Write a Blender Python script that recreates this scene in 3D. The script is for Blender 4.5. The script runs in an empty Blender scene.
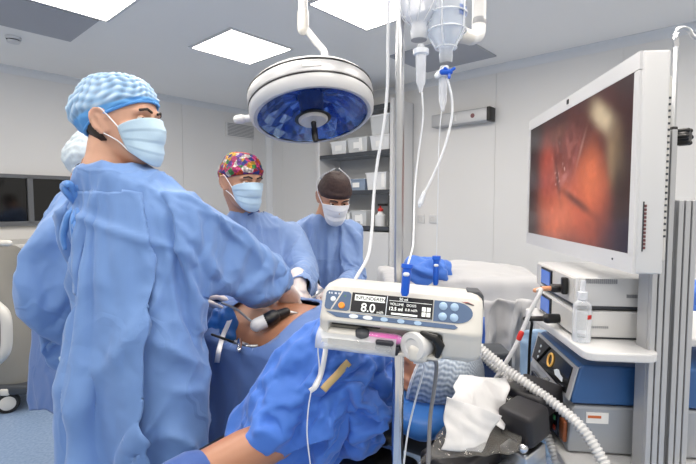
# ------------------------------------------------------------------ draping
def raw_object(v, f, name='tmp'):
    me = bpy.data.meshes.new(name)
    me.from_pydata(np.asarray(v).tolist(), [], [tuple(q) for q in f])
    o = bpy.data.objects.new(name, me)
    COL.objects.link(o)
    return o


def eval_mesh(o):
    dg = bpy.context.evaluated_depsgraph_get()
    ev = o.evaluated_get(dg)
    me = ev.to_mesh()
    v = np.empty(len(me.vertices) * 3)
    me.vertices.foreach_get('co', v)
    f = [tuple(p.vertices) for p in me.polygons]
    ev.to_mesh_clear()
    return v.reshape(-1, 3), f


def drop(o):
    me = o.data
    bpy.data.objects.remove(o)
    bpy.data.meshes.remove(me)


def subdivide(v, f, levels=1):
    o = raw_object(v, f)
    md = o.modifiers.new('s', 'SUBSURF')
    md.levels = levels
    v, f = eval_mesh(o)
    drop(o)
    return v, f


def drape_cloth(v, f, colliders, pin, frames=30, grow=0.05, bend=1.0, stiff=12, selfc=False, mass=0.18, quality=6, gap=0.006, gravity=1.0):
    """let a garment mesh hang and fold over its colliders; pin: weight per vertex"""
    cols = []
    for cv, cf in colliders:
        c = raw_object(cv, cf, 'collider')
        md = c.modifiers.new('collision', 'COLLISION')
        c.collision.thickness_outer = gap
        c.collision.thickness_inner = 0.02
        c.collision.cloth_friction = 12
        c.collision.damping = 0.4
        cols.append(c)
    o = raw_object(v, f, 'cloth')
    vg = o.vertex_groups.new(name='pin')
    for i in np.nonzero(np.asarray(pin) > 0)[0]:
        vg.add([int(i)], float(pin[i]), 'REPLACE')
    md = o.modifiers.new('cloth', 'CLOTH')
    s = md.settings
    s.quality = quality
    s.mass = mass
    s.air_damping = 3
    s.tension_stiffness = stiff
    s.compression_stiffness = stiff
    s.shear_stiffness = stiff * 0.5
    s.bending_stiffness = bend
    s.tension_damping = 8
    s.compression_damping = 8
    s.shear_damping = 8
    s.bending_damping = 1.0
    s.vertex_group_mass = 'pin'
    s.pin_stiffness = 1
    s.shrink_min = -grow
    s.effector_weights.gravity = gravity
    cs = md.collision_settings
    cs.use_collision = True
    cs.distance_min = gap
    cs.collision_quality = 3
    cs.use_self_collision = selfc
    if selfc:
        cs.self_distance_min = 0.003
        cs.self_friction = 5
    md.point_cache.frame_start = 1
    md.point_cache.frame_end = frames + 1
    SC.frame_start, SC.frame_end = 1, frames + 1
    for k in range(1, frames + 1):
        SC.frame_set(k)
    v2, f2 = eval_mesh(o)
    drop(o)
    for c in cols:
        drop(c)
    SC.frame_set(1)
    if not np.isfinite(v2).all() or np.abs(v2 - np.asarray(v)).max() > 0.8:
        return np.asarray(v), f
    return v2, f2


def cut_faces(v, f, test):
    """drop faces whose centre satisfies test, and unused vertices"""
    v = np.asarray(v)
    q = np.array([t if len(t) == 4 else (t[0], t[1], t[2], t[2]) for t in f])
    c = v[q].mean(1)
    nn = np.cross(v[q[:, 2]] - v[q[:, 0]], v[q[:, 3]] - v[q[:, 1]])
    nn /= np.maximum(np.linalg.norm(nn, axis=1, keepdims=True), 1e-12)
    keep = ~test(c, nn)
    f = [t for t, k in zip(f, keep) if k]
    used = np.unique([i for t in f for i in t])
    mp = np.full(len(v), -1)
    mp[used] = np.arange(len(used))
    return v[used], [tuple(mp[i] for i in t) for t in f]


def creases(v, f, bones, amp, seed, scale=7.5):
    """long sharp creases and flat facets: ridged noise drawn out along a few fixed directions per limb"""
    n = normals(v, f)
    n = nsmooth(f, len(v), n, 4)
    n /= np.maximum(np.linalg.norm(n, axis=1, keepdims=True), 1e-9)
    ax, al, idx, _ = bone_axis(v, bones)
    dirs, grp = [], []
    for a, b, r in bones:
        d = nrm(np.asarray(b, float) - a)
        if abs(d[2]) > 0.9:
            d = V3(0, 0, 1)
        for k, q in enumerate(dirs):
            if abs(q @ d) > 0.97:
                grp.append(k)
                break
        else:
            dirs.append(d)
            grp.append(len(dirs) - 1)
    grp = np.array(grp)[idx]
    rg = np.random.default_rng(seed)
    out = np.zeros(len(v))
    for g, A in enumerate(dirs):
        m = nsmooth(f, len(v), (grp == g).astype(float), 14)
        if m.max() < 1e-3:
            continue
        U = nrm(np.cross(A, V3(0.31, 0.92, 0.23)))
        W = np.cross(A, U)
        d = np.zeros(len(v))
        for k, (th, sc, w) in enumerate(((0.0, 1.0, 0.7), (0.55, 1.0, 1.0), (-0.6, 1.15, 1.0), (0.25, 1.6, 0.6), (1.25, 1.2, 0.6))):
            ph = rg.uniform(0, PI)
            t = A * math.cos(th) + (U * math.cos(ph) + W * math.sin(ph)) * math.sin(th)
            p = v - 0.86 * t[None] * (v @ t)[:, None]
            p = p + 0.02 * np.stack([vnoise(v * 4, seed + 90), vnoise(v * 4, seed + 91), vnoise(v * 4, seed + 92)], 1)
            q = vnoise(p * scale * sc + 3.1 * k, seed + 7 * k + 31 * g)
            q2 = vnoise(v * 3.0 + 5 * k, seed + 60 + k)
            d += w * ((1 - np.abs(q) * 1.1).clip(0, 1) ** 3.5 - 0.25) * np.clip(q2 * 2.4 + 0.3, 0, 1)
        out += m * d
    out += 0.25 * crumple(v, 4.5, seed + 2, 5)
    return v + n * (out * amp)[:, None]
import bpy, bmesh, math, random
import numpy as np
from mathutils import Vector, Matrix

random.seed(7)
RNG = np.random.default_rng(7)
SC = bpy.context.scene
COL = SC.collection
PI = math.pi

# ------------------------------------------------------------------ camera
F_PX, CX, CY, HCAM = 450.0, 348.0, 232.0, 1.46
TILT = math.atan(27 / 450)
CT, ST = math.cos(TILT), math.sin(TILT)
cam_d = bpy.data.cameras.new('camera')
cam_d.sensor_width = 36
cam_d.lens = F_PX / 696 * 36
cam_d.clip_start = 0.02
cam = bpy.data.objects.new('camera', cam_d)
COL.objects.link(cam)
cam.location = (0, 0, HCAM)
cam.rotation_euler = (PI / 2 - TILT, 0, 0)
SC.camera = cam


def ray(px, py):
    u = (px - CX) / F_PX
    v = (CY - py) / F_PX
    return np.array([u, CT + v * ST, -ST + v * CT])


def P(px, py, Y):
    """world point seen at a pixel at forward distance Y"""
    r = ray(px, py)
    return r * (Y / r[1]) + np.array([0, 0, HCAM])


def PZ(px, py, Z):
    r = ray(px, py)
    return r * ((Z - HCAM) / r[2]) + np.array([0, 0, HCAM])


# room frame: corner, along the right wall (e1), along the left wall (e2)
CORNER = np.array([-1.143, 6.601, 0])
E1 = np.array([0.7422, -0.6702, 0])
E2 = np.array([-0.6702, -0.7422, 0])
CEIL = 2.76


def R(a, b, z):
    return CORNER + a * E1 + b * E2 + np.array([0, 0, z])


def on_b(px, py, b):
    """pixel -> (a, z) on the vertical plane at distance b from the right wall"""
    r = ray(px, py)
    o = np.array([0, 0, HCAM]) - (CORNER + b * E2)
    k = -(o @ E2) / (r @ E2)
    w = np.array([0, 0, HCAM]) + r * k
    return (w - CORNER) @ E1, w[2]


def on_a(px, py, a):
    r = ray(px, py)
    o = np.array([0, 0, HCAM]) - (CORNER + a * E1)
    k = -(o @ E1) / (r @ E1)
    w = np.array([0, 0, HCAM]) + r * k
    return (w - CORNER) @ E2, w[2]


def V3(*a):
    return np.array(a, dtype=float)


def nrm(v):
    v = np.asarray(v, float)
    return v / np.linalg.norm(v)


# ------------------------------------------------------------------ materials
def lin(c):
    c = c / 255
    return c / 12.92 if c <= 0.04045 else ((c + 0.055) / 1.055) ** 2.4


def rgb(r, g, b):
    return (lin(r), lin(g), lin(b), 1)


def mat(name, col, rough=0.5, metal=0.0, spec=0.5, bump=None, var=None, emis=None, trans=0.0, alpha=1.0, sss=0.0, sub_col=None, coat=0.0):
    m = bpy.data.materials.new(name)
    m.use_nodes = True
    nt = m.node_tree
    bs = nt.nodes['Principled BSDF']
    bs.inputs['Base Color'].default_value = rgb(*col)
    bs.inputs['Roughness'].default_value = rough
    bs.inputs['Metallic'].default_value = metal
    bs.inputs['Specular IOR Level'].default_value = spec
    bs.inputs['Transmission Weight'].default_value = trans
    bs.inputs['Alpha'].default_value = alpha
    bs.inputs['Coat Weight'].default_value = coat
    if sss:
        bs.inputs['Subsurface Weight'].default_value = sss
        bs.inputs['Subsurface Radius'].default_value = (0.012, 0.006, 0.004)
        bs.inputs['Subsurface Scale'].default_value = 1.0
    if emis:
        bs.inputs['Emission Color'].default_value = rgb(*emis[0])
        bs.inputs['Emission Strength'].default_value = emis[1]
    tc = nt.nodes.new('ShaderNodeTexCoord')
    if var:
        # subtle tone variation: (scale, amount)
        n = nt.nodes.new('ShaderNodeTexNoise')
        n.inputs['Scale'].default_value = var[0]
        n.inputs['Detail'].default_value = 4
        nt.links.new(tc.outputs['Object'], n.inputs['Vector'])
        hs = nt.nodes.new('ShaderNodeHueSaturation')
        hs.inputs['Color'].default_value = rgb(*col)
        mr = nt.nodes.new('ShaderNodeMapRange')
        mr.inputs['From Min'].default_value = 0.3
        mr.inputs['From Max'].default_value = 0.7
        mr.inputs['To Min'].default_value = 1 - var[1]
        mr.inputs['To Max'].default_value = 1 + var[1]
        nt.links.new(n.outputs['Fac'], mr.inputs['Value'])
        nt.links.new(mr.outputs['Result'], hs.inputs['Value'])
        nt.links.new(hs.outputs['Color'], bs.inputs['Base Color'])
    if bump:
        # (scale, strength, distance)
        n = nt.nodes.new('ShaderNodeTexNoise')
        n.inputs['Scale'].default_value = bump[0]
        n.inputs['Detail'].default_value = 3
        nt.links.new(tc.outputs['Object'], n.inputs['Vector'])
        b = nt.nodes.new('ShaderNodeBump')
        b.inputs['Strength'].default_value = bump[1]
        b.inputs['Distance'].default_value = bump[2]
        nt.links.new(n.outputs['Fac'], b.inputs['Height'])
        nt.links.new(b.outputs['Normal'], bs.inputs['Normal'])
    return m


def clear_mat(name, col=(240, 245, 250), clear=0.8, rough=0.08):
    """thin clear plastic: mostly transparent with gloss and a slight milkiness"""
    m = bpy.data.materials.new(name)
    m.use_nodes = True
    nt = m.node_tree
    bs = nt.nodes['Principled BSDF']
    bs.inputs['Base Color'].default_value = rgb(*col)
    bs.inputs['Roughness'].default_value = rough
    tr = nt.nodes.new('ShaderNodeBsdfTransparent')
    fr = nt.nodes.new('ShaderNodeLayerWeight')
    fr.inputs['Blend'].default_value = 0.35
    mr = nt.nodes.new('ShaderNodeMapRange')
    mr.inputs['To Min'].default_value = clear
    mr.inputs['To Max'].default_value = clear * 0.35
    nt.links.new(fr.outputs['Facing'], mr.inputs['Value'])
    mx = nt.nodes.new('ShaderNodeMixShader')
    nt.links.new(mr.outputs['Result'], mx.inputs['Fac'])
    nt.links.new(bs.outputs[0], mx.inputs[1])
    nt.links.new(tr.outputs[0], mx.inputs[2])
    nt.links.new(mx.outputs[0], nt.nodes['Material Output'].inputs['Surface'])
    return m


def fabric(name, col, rough=0.62, fine=420, crease=22, cs=0.35, pack=0.0, sheen=0.2):
    """nonwoven drape fabric: crumple creases + fine dimples as bump, a little translucency"""
    m = bpy.data.materials.new(name)
    m.use_nodes = True
    nt = m.node_tree
    bs = nt.nodes['Principled BSDF']
    bs.inputs['Base Color'].default_value = rgb(*col)
    bs.inputs['Roughness'].default_value = rough
    bs.inputs['Specular IOR Level'].default_value = 0.42
    bs.inputs['Sheen Weight'].default_value = sheen
    tc = nt.nodes.new('ShaderNodeTexCoord')
    nz = nt.nodes.new('ShaderNodeTexNoise')
    nz.inputs['Scale'].default_value = 6
    nt.links.new(tc.outputs['Object'], nz.inputs['Vector'])
    add = nt.nodes.new('ShaderNodeMixRGB')
    add.blend_type = 'ADD'
    add.inputs['Fac'].default_value = 0.25
    nt.links.new(tc.outputs['Object'], add.inputs['Color1'])
    nt.links.new(nz.outputs['Color'], add.inputs['Color2'])
    vo = nt.nodes.new('ShaderNodeTexNoise')
    vo.noise_type = 'RIDGED_MULTIFRACTAL'
    vo.inputs['Scale'].default_value = crease * 0.45
    vo.inputs['Detail'].default_value = 1.5
    vo.inputs['Roughness'].default_value = 0.4
    nt.links.new(add.outputs['Color'], vo.inputs['Vector'])
    b1 = nt.nodes.new('ShaderNodeBump')
    b1.inputs['Strength'].default_value = cs
    b1.inputs['Distance'].default_value = 0.012
    nt.links.new(vo.outputs['Fac'], b1.inputs['Height'])
    fn = nt.nodes.new('ShaderNodeTexVoronoi')
    fn.inputs['Scale'].default_value = fine
    nt.links.new(tc.outputs['Object'], fn.inputs['Vector'])
    b2 = nt.nodes.new('ShaderNodeBump')
    b2.inputs['Strength'].default_value = 0.12
    b2.inputs['Distance'].default_value = 0.001
    nt.links.new(fn.outputs['Distance'], b2.inputs['Height'])
    nt.links.new(b1.outputs['Normal'], b2.inputs['Normal'])
    if pack:
        # sharp fold lines left from packing: triangle waves across two axes
        sp = nt.nodes.new('ShaderNodeSeparateXYZ')
        nt.links.new(add.outputs['Color'], sp.inputs[0])
        acc = None
        for ax, per in (('Z', 0.21), ('X', 0.17)):
            ml = nt.nodes.new('ShaderNodeMath')
            ml.operation = 'PINGPONG'
            ml.inputs[1].default_value = per
            nt.links.new(sp.outputs[ax], ml.inputs[0])
            # narrow ridge at the turning points
            rp = nt.nodes.new('ShaderNodeMapRange')
            rp.inputs['From Min'].default_value = 0.0
            rp.inputs['From Max'].default_value = 0.012
            rp.inputs['To Min'].default_value = 1.0
            rp.inputs['To Max'].default_value = 0.0
            nt.links.new(ml.outputs[0], rp.inputs['Value'])
            if acc is None:
                acc = rp.outputs['Result']
            else:
                sm = nt.nodes.new('ShaderNodeMath')
                sm.operation = 'MAXIMUM'
                nt.links.new(acc, sm.inputs[0])
                nt.links.new(rp.outputs['Result'], sm.inputs[1])
                acc = sm.outputs[0]
        b3 = nt.nodes.new('ShaderNodeBump')
        b3.inputs['Strength'].default_value = pack
        b3.inputs['Distance'].default_value = 0.004
        nt.links.new(acc, b3.inputs['Height'])
        nt.links.new(b3.outputs['Normal'], b1.inputs['Normal'])
    nt.links.new(b2.outputs['Normal'], bs.inputs['Normal'])
    return m


# ------------------------------------------------------------------ meshes
def _hash(ix, iy, iz, seed):
    h = (ix.astype(np.int64) * 374761393 + iy.astype(np.int64) * 668265263 + iz.astype(np.int64) * 2147483647 + seed * 974711) & 0x7FFFFFFF
    h = ((h ^ (h >> 13)) * 1274126177) & 0x7FFFFFFF
    h = ((h ^ (h >> 15)) * 668265263) & 0x7FFFFFFF
    return (h & 0xFFFFF) / 0xFFFFF * 2 - 1


def vnoise(p, seed=0):
    """smooth value noise in [-1, 1], p is (N, 3)"""
    p = np.asarray(p, float)
    i = np.floor(p).astype(int)
    f = p - i
    f = f * f * f * (f * (f * 6 - 15) + 10)
    r = 0
    for dx in (0, 1):
        for dy in (0, 1):
            for dz in (0, 1):
                w = (f[:, 0] if dx else 1 - f[:, 0]) * (f[:, 1] if dy else 1 - f[:, 1]) * (f[:, 2] if dz else 1 - f[:, 2])
                r = r + w * _hash(i[:, 0] + dx, i[:, 1] + dy, i[:, 2] + dz, seed)
    return r


def crumple(p, scale, seed=0, n=5):
    """sharp-creased, faceted displacement in about [-1, 1] (folded-paper look)"""
    p = np.asarray(p, float)
    rg = np.random.default_rng(seed + 100)
    w = p + 0.35 / scale * np.stack([vnoise(p * scale * 0.6, seed + 11), vnoise(p * scale * 0.6, seed + 12), vnoise(p * scale * 0.6, seed + 13)], 1)
    out = np.zeros(len(p))
    for k in range(n):
        d = nrm(rg.normal(size=3))
        s = scale * rg.uniform(0.6, 1.5)
        x = w @ d * s + rg.uniform(0, 1) + 0.6 * vnoise(w * scale * 0.5, seed + 20 + k)
        tri = np.abs((x % 1) - 0.5) * 4 - 1
        m = np.clip(vnoise(w * scale * 0.45, seed + 40 + k) * 1.8 + 0.4, 0, 1)
        out += tri * m
    return out / 2.0


class MB:
    """collects shapes (world coordinates) and links them as ONE mesh object"""

    def __init__(self):
        self.v, self.f, self.n = [], [], 0

    def add(self, v, f):
        v = np.asarray(v, float)
        self.v.append(v)
        self.f.extend([tuple(i + self.n for i in q) for q in f])
        self.n += len(v)
        return self

    def box(self, c, size, ax=None, bev=0.0):
        """c centre, size full extents, ax 3x3 rows = axes"""
        A = np.eye(3) if ax is None else np.asarray(ax, float)
        h = np.asarray(size, float) / 2
        if bev <= 0:
            pts = [V3(sx, sy, sz) * h for sx in (-1, 1) for sy in (-1, 1) for sz in (-1, 1)]
            fs = [(0, 1, 3, 2), (4, 6, 7, 5), (0, 4, 5, 1), (2, 3, 7, 6), (0, 2, 6, 4), (1, 5, 7, 3)]
        else:
            bm = bmesh.new()
            bmesh.ops.create_cube(bm, size=1)
            for v in bm.verts:
                v.co = Vector((v.co.x * size[0], v.co.y * size[1], v.co.z * size[2]))
            bmesh.ops.bevel(bm, geom=bm.edges[:], offset=bev, segments=3, profile=0.5, affect='EDGES', clamp_overlap=True)
            bm.verts.index_update()
            pts = [np.array(v.co) for v in bm.verts]
            fs = [tuple(v.index for v in f.verts) for f in bm.faces]
            bm.free()
        pts = np.array(pts) @ A + np.asarray(c, float)
        return self.add(pts, fs)

    def tube(self, pts, rad, n=10, caps=True, ref=None, sq=1.0):
        v, f = tube(pts, rad, n, caps, ref, sq)
        return self.add(v, f)

    def lathe(self, prof, o, ax, n=32, closed=False):
        """prof list of (r, h) along axis ax from o"""
        ax = nrm(ax)
        t = V3(1, 0, 0) if abs(ax[0]) < 0.8 else V3(0, 1, 0)
        x = nrm(np.cross(ax, t))
        y = np.cross(ax, x)
        vs, fs = [], []
        for r, h in prof:
            for k in range(n):
                a = 2 * PI * k / n
                vs.append(np.asarray(o) + ax * h + (x * math.cos(a) + y * math.sin(a)) * r)
        m = len(prof)
        for i in range(m - 1):
            for k in range(n):
                fs.append((i * n + k, i * n + (k + 1) % n, (i + 1) * n + (k + 1) % n, (i + 1) * n + k))
        if closed:
            fs.append(tuple(range(n))[::-1])
            fs.append(tuple((m - 1) * n + k for k in range(n)))
        return self.add(vs, fs)

    def prism(self, poly, o, ax, ay, d):
        """extrude 2-D polygon (in axes ax, ay from o) by vector d"""
        ax, ay, d, o = map(lambda q: np.asarray(q, float), (ax, ay, d, o))
        n = len(poly)
        a = [o + ax * x + ay * y for x, y in poly]
        b = [q + d for q in a]
        fs = [tuple(range(n))[::-1], tuple(range(n, 2 * n))]
        fs += [(i, (i + 1) % n, n + (i + 1) % n, n + i) for i in range(n)]
        return self.add(a + b, fs)

    def grid(self, G, wrap=False):
        """G (nu, nv, 3) points"""
        nu, nv = G.shape[:2]
        fs = []
        for i in range(nu - 1):
            for j in range(nv if wrap else nv - 1):
                j2 = (j + 1) % nv
                fs.append((i * nv + j, i * nv + j2, (i + 1) * nv + j2, (i + 1) * nv + j))
        return self.add(G.reshape(-1, 3), fs)

    def build(self, name, m, parent=None, smooth=True, solid=0.0, sub=0, bev=0.0, offset=0.0, recalc=True, auto=True):
        v = np.concatenate(self.v)
        o0 = np.array(parent_origin(parent)) if parent is not None else np.zeros(3)
        me = bpy.data.meshes.new(name)
        me.from_pydata((v - o0).tolist(), [], self.f)
        if recalc:
            bm = bmesh.new()
            bm.from_mesh(me)
            bmesh.ops.recalc_face_normals(bm, faces=bm.faces[:])
            bm.to_mesh(me)
            bm.free()
        o = bpy.data.objects.new(name, me)
        COL.objects.link(o)
        me.materials.append(m)
        if smooth:
            me.polygons.foreach_set('use_smooth', [True] * len(me.polygons))
        if bev:
            md = o.modifiers.new('bevel', 'BEVEL')
            md.width = bev
            md.segments = 2
            md.limit_method = 'ANGLE'
            md.angle_limit = math.radians(40)
        if solid:
            md = o.modifiers.new('solid', 'SOLIDIFY')
            md.thickness = solid
            md.offset = offset
        if sub:
            md = o.modifiers.new('sub', 'SUBSURF')
            md.levels = sub
            md.render_levels = sub
        if smooth and auto:
            # sharp edges stay crisp while curved surfaces shade smooth
            bm = bmesh.new()
            bm.from_mesh(me)
            for e in bm.edges:
                if len(e.link_faces) == 2 and e.calc_face_angle(0) > math.radians(42):
                    e.smooth = False
            bm.to_mesh(me)
            bm.free()
        if parent is not None:
            o.parent = parent
        return o


def parent_origin(p):
    l = np.zeros(3)
    while p is not None:
        l = l + np.array(p.location)
        p = p.parent
    return l


def frames(pts, ref=None):
    pts = [np.asarray(p, float) for p in pts]
    n = len(pts)
    T = []
    for i in range(n):
        a = pts[max(0, i - 1)]
        b = pts[min(n - 1, i + 1)]
        T.append(nrm(b - a))
    r = V3(0, 0, 1) if ref is None else np.asarray(ref, float)
    if abs(r @ T[0]) > 0.95:
        r = V3(1, 0, 0)
    X = [nrm(r - T[0] * (r @ T[0]))]
    for i in range(1, n):
        x = X[-1] - T[i] * (X[-1] @ T[i])
        X.append(nrm(x))
    return pts, T, X


def tube(pts, rad, n=10, caps=True, ref=None, sq=1.0):
    """round tube along pts; rad scalar / list / list of (rx, ry); rounded ends"""
    pts, T, X = frames(pts, ref)
    if np.isscalar(rad):
        rad = [rad] * len(pts)
    rad = [(r, r * sq) if np.isscalar(r) else r for r in rad]
    C, RR, TT, XX = list(pts), list(rad), list(T), list(X)
    if caps:
        def cap(i, s):
            out = []
            for k in (0.45, 0.8, 0.97):
                h = k * min(rad[i])
                q = math.sqrt(max(0, 1 - k * k))
                out.append((pts[i] + s * T[i] * h, (rad[i][0] * q, rad[i][1] * q), T[i], X[i]))
            return out
        a = cap(0, -1)[::-1]
        b = cap(-1, 1)
        C = [q[0] for q in a] + C + [q[0] for q in b]
        RR = [q[1] for q in a] + RR + [q[1] for q in b]
        TT = [q[2] for q in a] + TT + [q[2] for q in b]
        XX = [q[3] for q in a] + XX + [q[3] for q in b]
    vs, fs = [], []
    for c, r, t, x in zip(C, RR, TT, XX):
        y = np.cross(t, x)
        for k in range(n):
            a = 2 * PI * k / n
            vs.append(c + x * (math.cos(a) * r[0]) + y * (math.sin(a) * r[1]))
    m = len(C)
    for i in range(m - 1):
        for k in range(n):
            fs.append((i * n + k, i * n + (k + 1) % n, (i + 1) * n + (k + 1) % n, (i + 1) * n + k))
    fs.append(tuple(range(n))[::-1])
    fs.append(tuple((m - 1) * n + k for k in range(n)))
    return np.array(vs), fs


def spline(pts, n=8):
    """Catmull-Rom through pts, n steps per span"""
    p = [np.asarray(q, float) for q in pts]
    p = [2 * p[0] - p[1]] + p + [2 * p[-1] - p[-2]]
    out = []
    for i in range(1, len(p) - 2):
        for k in range(n):
            t = k / n
            a, b, c, d = p[i - 1], p[i], p[i + 1], p[i + 2]
            out.append(0.5 * ((2 * b) + (c - a) * t + (2 * a - 5 * b + 4 * c - d) * t * t + (3 * b - a - 3 * c + d) * t ** 3))
    out.append(p[-2])
    return out


def loft(secs, n=24, ex=2.0, capped=True):
    """secs: (centre, xaxis, yaxis, rx, ry[, exponent]) -> closed surface"""
    vs, fs = [], []
    for s in secs:
        c, x, y, rx, ry = s[:5]
        e = s[5] if len(s) > 5 else ex
        for k in range(n):
            a = 2 * PI * k / n
            ca, sa = math.cos(a), math.sin(a)
            vs.append(np.asarray(c) + np.asarray(x) * (math.copysign(abs(ca) ** (2 / e), ca) * rx) + np.asarray(y) * (math.copysign(abs(sa) ** (2 / e), sa) * ry))
    m = len(secs)
    for i in range(m - 1):
        for k in range(n):
            fs.append((i * n + k, i * n + (k + 1) % n, (i + 1) * n + (k + 1) % n, (i + 1) * n + k))
    if capped:
        fs.append(tuple(range(n))[::-1])
        fs.append(tuple((m - 1) * n + k for k in range(n)))
    return np.array(vs), fs


def remesh(shapes, voxel, smooth=4):
    """union of closed shapes as one continuous surface -> (verts, quads)"""
    mb = MB()
    for v, f in shapes:
        mb.add(v, f)
    o = mb.build('tmp', M['tmp'], smooth=False, auto=False)
    # each shape must face outward on its own
    md = o.modifiers.new('r', 'REMESH')
    md.mode = 'VOXEL'
    md.voxel_size = voxel
    if smooth:
        ms = o.modifiers.new('s', 'SMOOTH')
        ms.factor = 0.5
        ms.iterations = smooth
    dg = bpy.context.evaluated_depsgraph_get()
    ev = o.evaluated_get(dg)
    me = ev.to_mesh()
    v = np.empty(len(me.vertices) * 3)
    me.vertices.foreach_get('co', v)
    f = [tuple(p.vertices) for p in me.polygons]
    ev.to_mesh_clear()
    me0 = o.data
    bpy.data.objects.remove(o)
    bpy.data.meshes.remove(me0)
    return v.reshape(-1, 3), f


def normals(v, f):
    q = np.array([t if len(t) == 4 else (t[0], t[1], t[2], t[2]) for t in f])
    nn = np.cross(v[q[:, 2]] - v[q[:, 0]], v[q[:, 3]] - v[q[:, 1]])
    out = np.zeros_like(v)
    for k in range(4):
        np.add.at(out, q[:, k], nn)
    l = np.linalg.norm(out, axis=1, keepdims=True)
    return out / np.maximum(l, 1e-12)


def nsmooth(f, n, val, it=1):
    q = np.array([t if len(t) == 4 else (t[0], t[1], t[2], t[2]) for t in f])
    for _ in range(it):
        s = np.zeros((n,) + val.shape[1:])
        c = np.zeros(n)
        m = val[q].mean(1)
        for k in range(4):
            np.add.at(s, q[:, k], m)
            np.add.at(c, q[:, k], 1)
        val = s / np.maximum(c, 1).reshape((-1,) + (1,) * (val.ndim - 1))
    return val


# ------------------------------------------------------------------ things
def thing(name, loc, label, cat, group=None, kind=None):
    o = bpy.data.objects.new(name, None)
    COL.objects.link(o)
    o.location = [float(q) for q in loc]
    o.empty_display_size = 0.1
    return tag(o, label, cat, group, kind)


def tag(o, label=None, cat=None, group=None, kind=None):
    if label:
        o['label'] = label
    if cat:
        o['category'] = cat
    if group:
        o['group'] = group
    if kind:
        o['kind'] = kind
    return o


def text_mesh(s, size, o, ax, ay, m, name, parent, depth=0.0004, align='LEFT', bold=0.0):
    cu = bpy.data.curves.new('txt', 'FONT')
    cu.body = s
    cu.size = size
    cu.extrude = depth
    cu.offset = bold
    cu.align_x = align
    t = bpy.data.objects.new('txt', cu)
    COL.objects.link(t)
    dg = bpy.context.evaluated_depsgraph_get()
    ev = t.evaluated_get(dg)
    me = ev.to_mesh()
    az = np.cross(ax, ay)
    A = np.array([ax, ay, az])
    vs = np.array([tuple(v.co) for v in me.vertices]) @ A + np.asarray(o)
    fs = [tuple(p.vertices) for p in me.polygons]
    ev.to_mesh_clear()
    bpy.data.objects.remove(t)
    bpy.data.curves.remove(cu)
    mb = MB()
    mb.add(vs, fs)
    return mb.build(name, m, parent, smooth=False, recalc=False)


M = {}
M['tmp'] = mat('tmp', (200, 200, 200))
# ------------------------------------------------------------------ palette
M['wall'] = mat('wall_panel_paint', (224, 223, 221), 0.45, var=(1.2, 0.02))
M['ceil'] = mat('ceiling_panel', (246, 244, 240), 0.5, var=(0.8, 0.015))
M['cove'] = mat('cove_trim', (222, 224, 226), 0.4)
M['white'] = mat('white_lacquer', (212, 212, 212), 0.3)
M['offwhite'] = mat('off_white_plastic', (208, 206, 200), 0.35)
M['grey'] = mat('grey_plastic', (150, 152, 156), 0.4)
M['dgrey'] = mat('dark_grey_plastic', (62, 66, 72), 0.4)
M['black'] = mat('black_plastic', (16, 16, 18), 0.35)
M['rubber'] = mat('black_rubber', (20, 20, 21), 0.6)
M['pad'] = mat('black_upholstery', (34, 33, 37), 0.5, bump=(60, 0.15, 0.002))
M['steel'] = mat('brushed_steel', (200, 202, 205), 0.28, metal=1.0, var=(30, 0.05))
M['chrome'] = mat('chrome', (225, 226, 230), 0.12, metal=1.0)
M['alu'] = mat('anodised_aluminium', (190, 191, 193), 0.42, metal=0.5)
M['glow'] = mat('light_panel_diffuser', (255, 255, 255), 0.5, emis=((255, 246, 234), 16.2))
M['vent'] = mat('ceiling_vent_grey', (168, 170, 176), 0.5)
M['darkglass'] = mat('dark_window_glass', (8, 9, 11), 0.08)
M['frame'] = mat('window_frame_grey', (95, 98, 103), 0.4)
M['gown'] = fabric('blue_gown_fabric', (107, 143, 198), pack=0.4, cs=0.7)
M['gown2'] = fabric('pale_blue_gown_fabric', (122, 150, 198), pack=0.35, cs=0.6)
M['drape'] = fabric('blue_drape_fabric', (64, 114, 202), crease=16, cs=0.6)
M['drape_dark'] = fabric('deep_blue_drape_fabric', (86, 116, 172), crease=12, cs=0.3, pack=0.3)
M['bluepad'] = fabric('bright_blue_plastic_film', (44, 108, 184), rough=0.4, crease=14, cs=0.3)
M['whitecloth'] = fabric('white_sheet', (188, 188, 190), crease=9, cs=0.3)
M['paper'] = fabric('white_paper_towel', (218, 218, 219), crease=26, cs=0.35)
M['scrub'] = fabric('navy_scrub', (52, 84, 150))


def floor_mat():
    m = mat('blue_vinyl_floor', (136, 166, 204), 0.32)
    nt = m.node_tree
    bs = nt.nodes['Principled BSDF']
    tc = nt.nodes.new('ShaderNodeTexCoord')
    n = nt.nodes.new('ShaderNodeTexNoise')
    n.inputs['Scale'].default_value = 60
    n.inputs['Detail'].default_value = 6
    nt.links.new(tc.outputs['Object'], n.inputs['Vector'])
    cr = nt.nodes.new('ShaderNodeValToRGB')
    cr.color_ramp.elements[0].position = 0.35
    cr.color_ramp.elements[0].color = rgb(124, 148, 182)
    cr.color_ramp.elements[1].position = 0.65
    cr.color_ramp.elements[1].color = rgb(146, 168, 198)
    nt.links.new(n.outputs['Fac'], cr.inputs['Fac'])
    nt.links.new(cr.outputs['Color'], bs.inputs['Base Color'])
    return m


M['floor'] = floor_mat()
RA = np.array([E1, E2, [0, 0, 1]])        # box axes of the room frame
LA, LB = 7.4, 6.6                          # room lengths along E1 and E2


def struct(name, mb, m, **k):
    o = mb.build(name, m, smooth=k.pop('smooth', False), **k)
    o['kind'] = 'structure'
    return o


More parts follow.
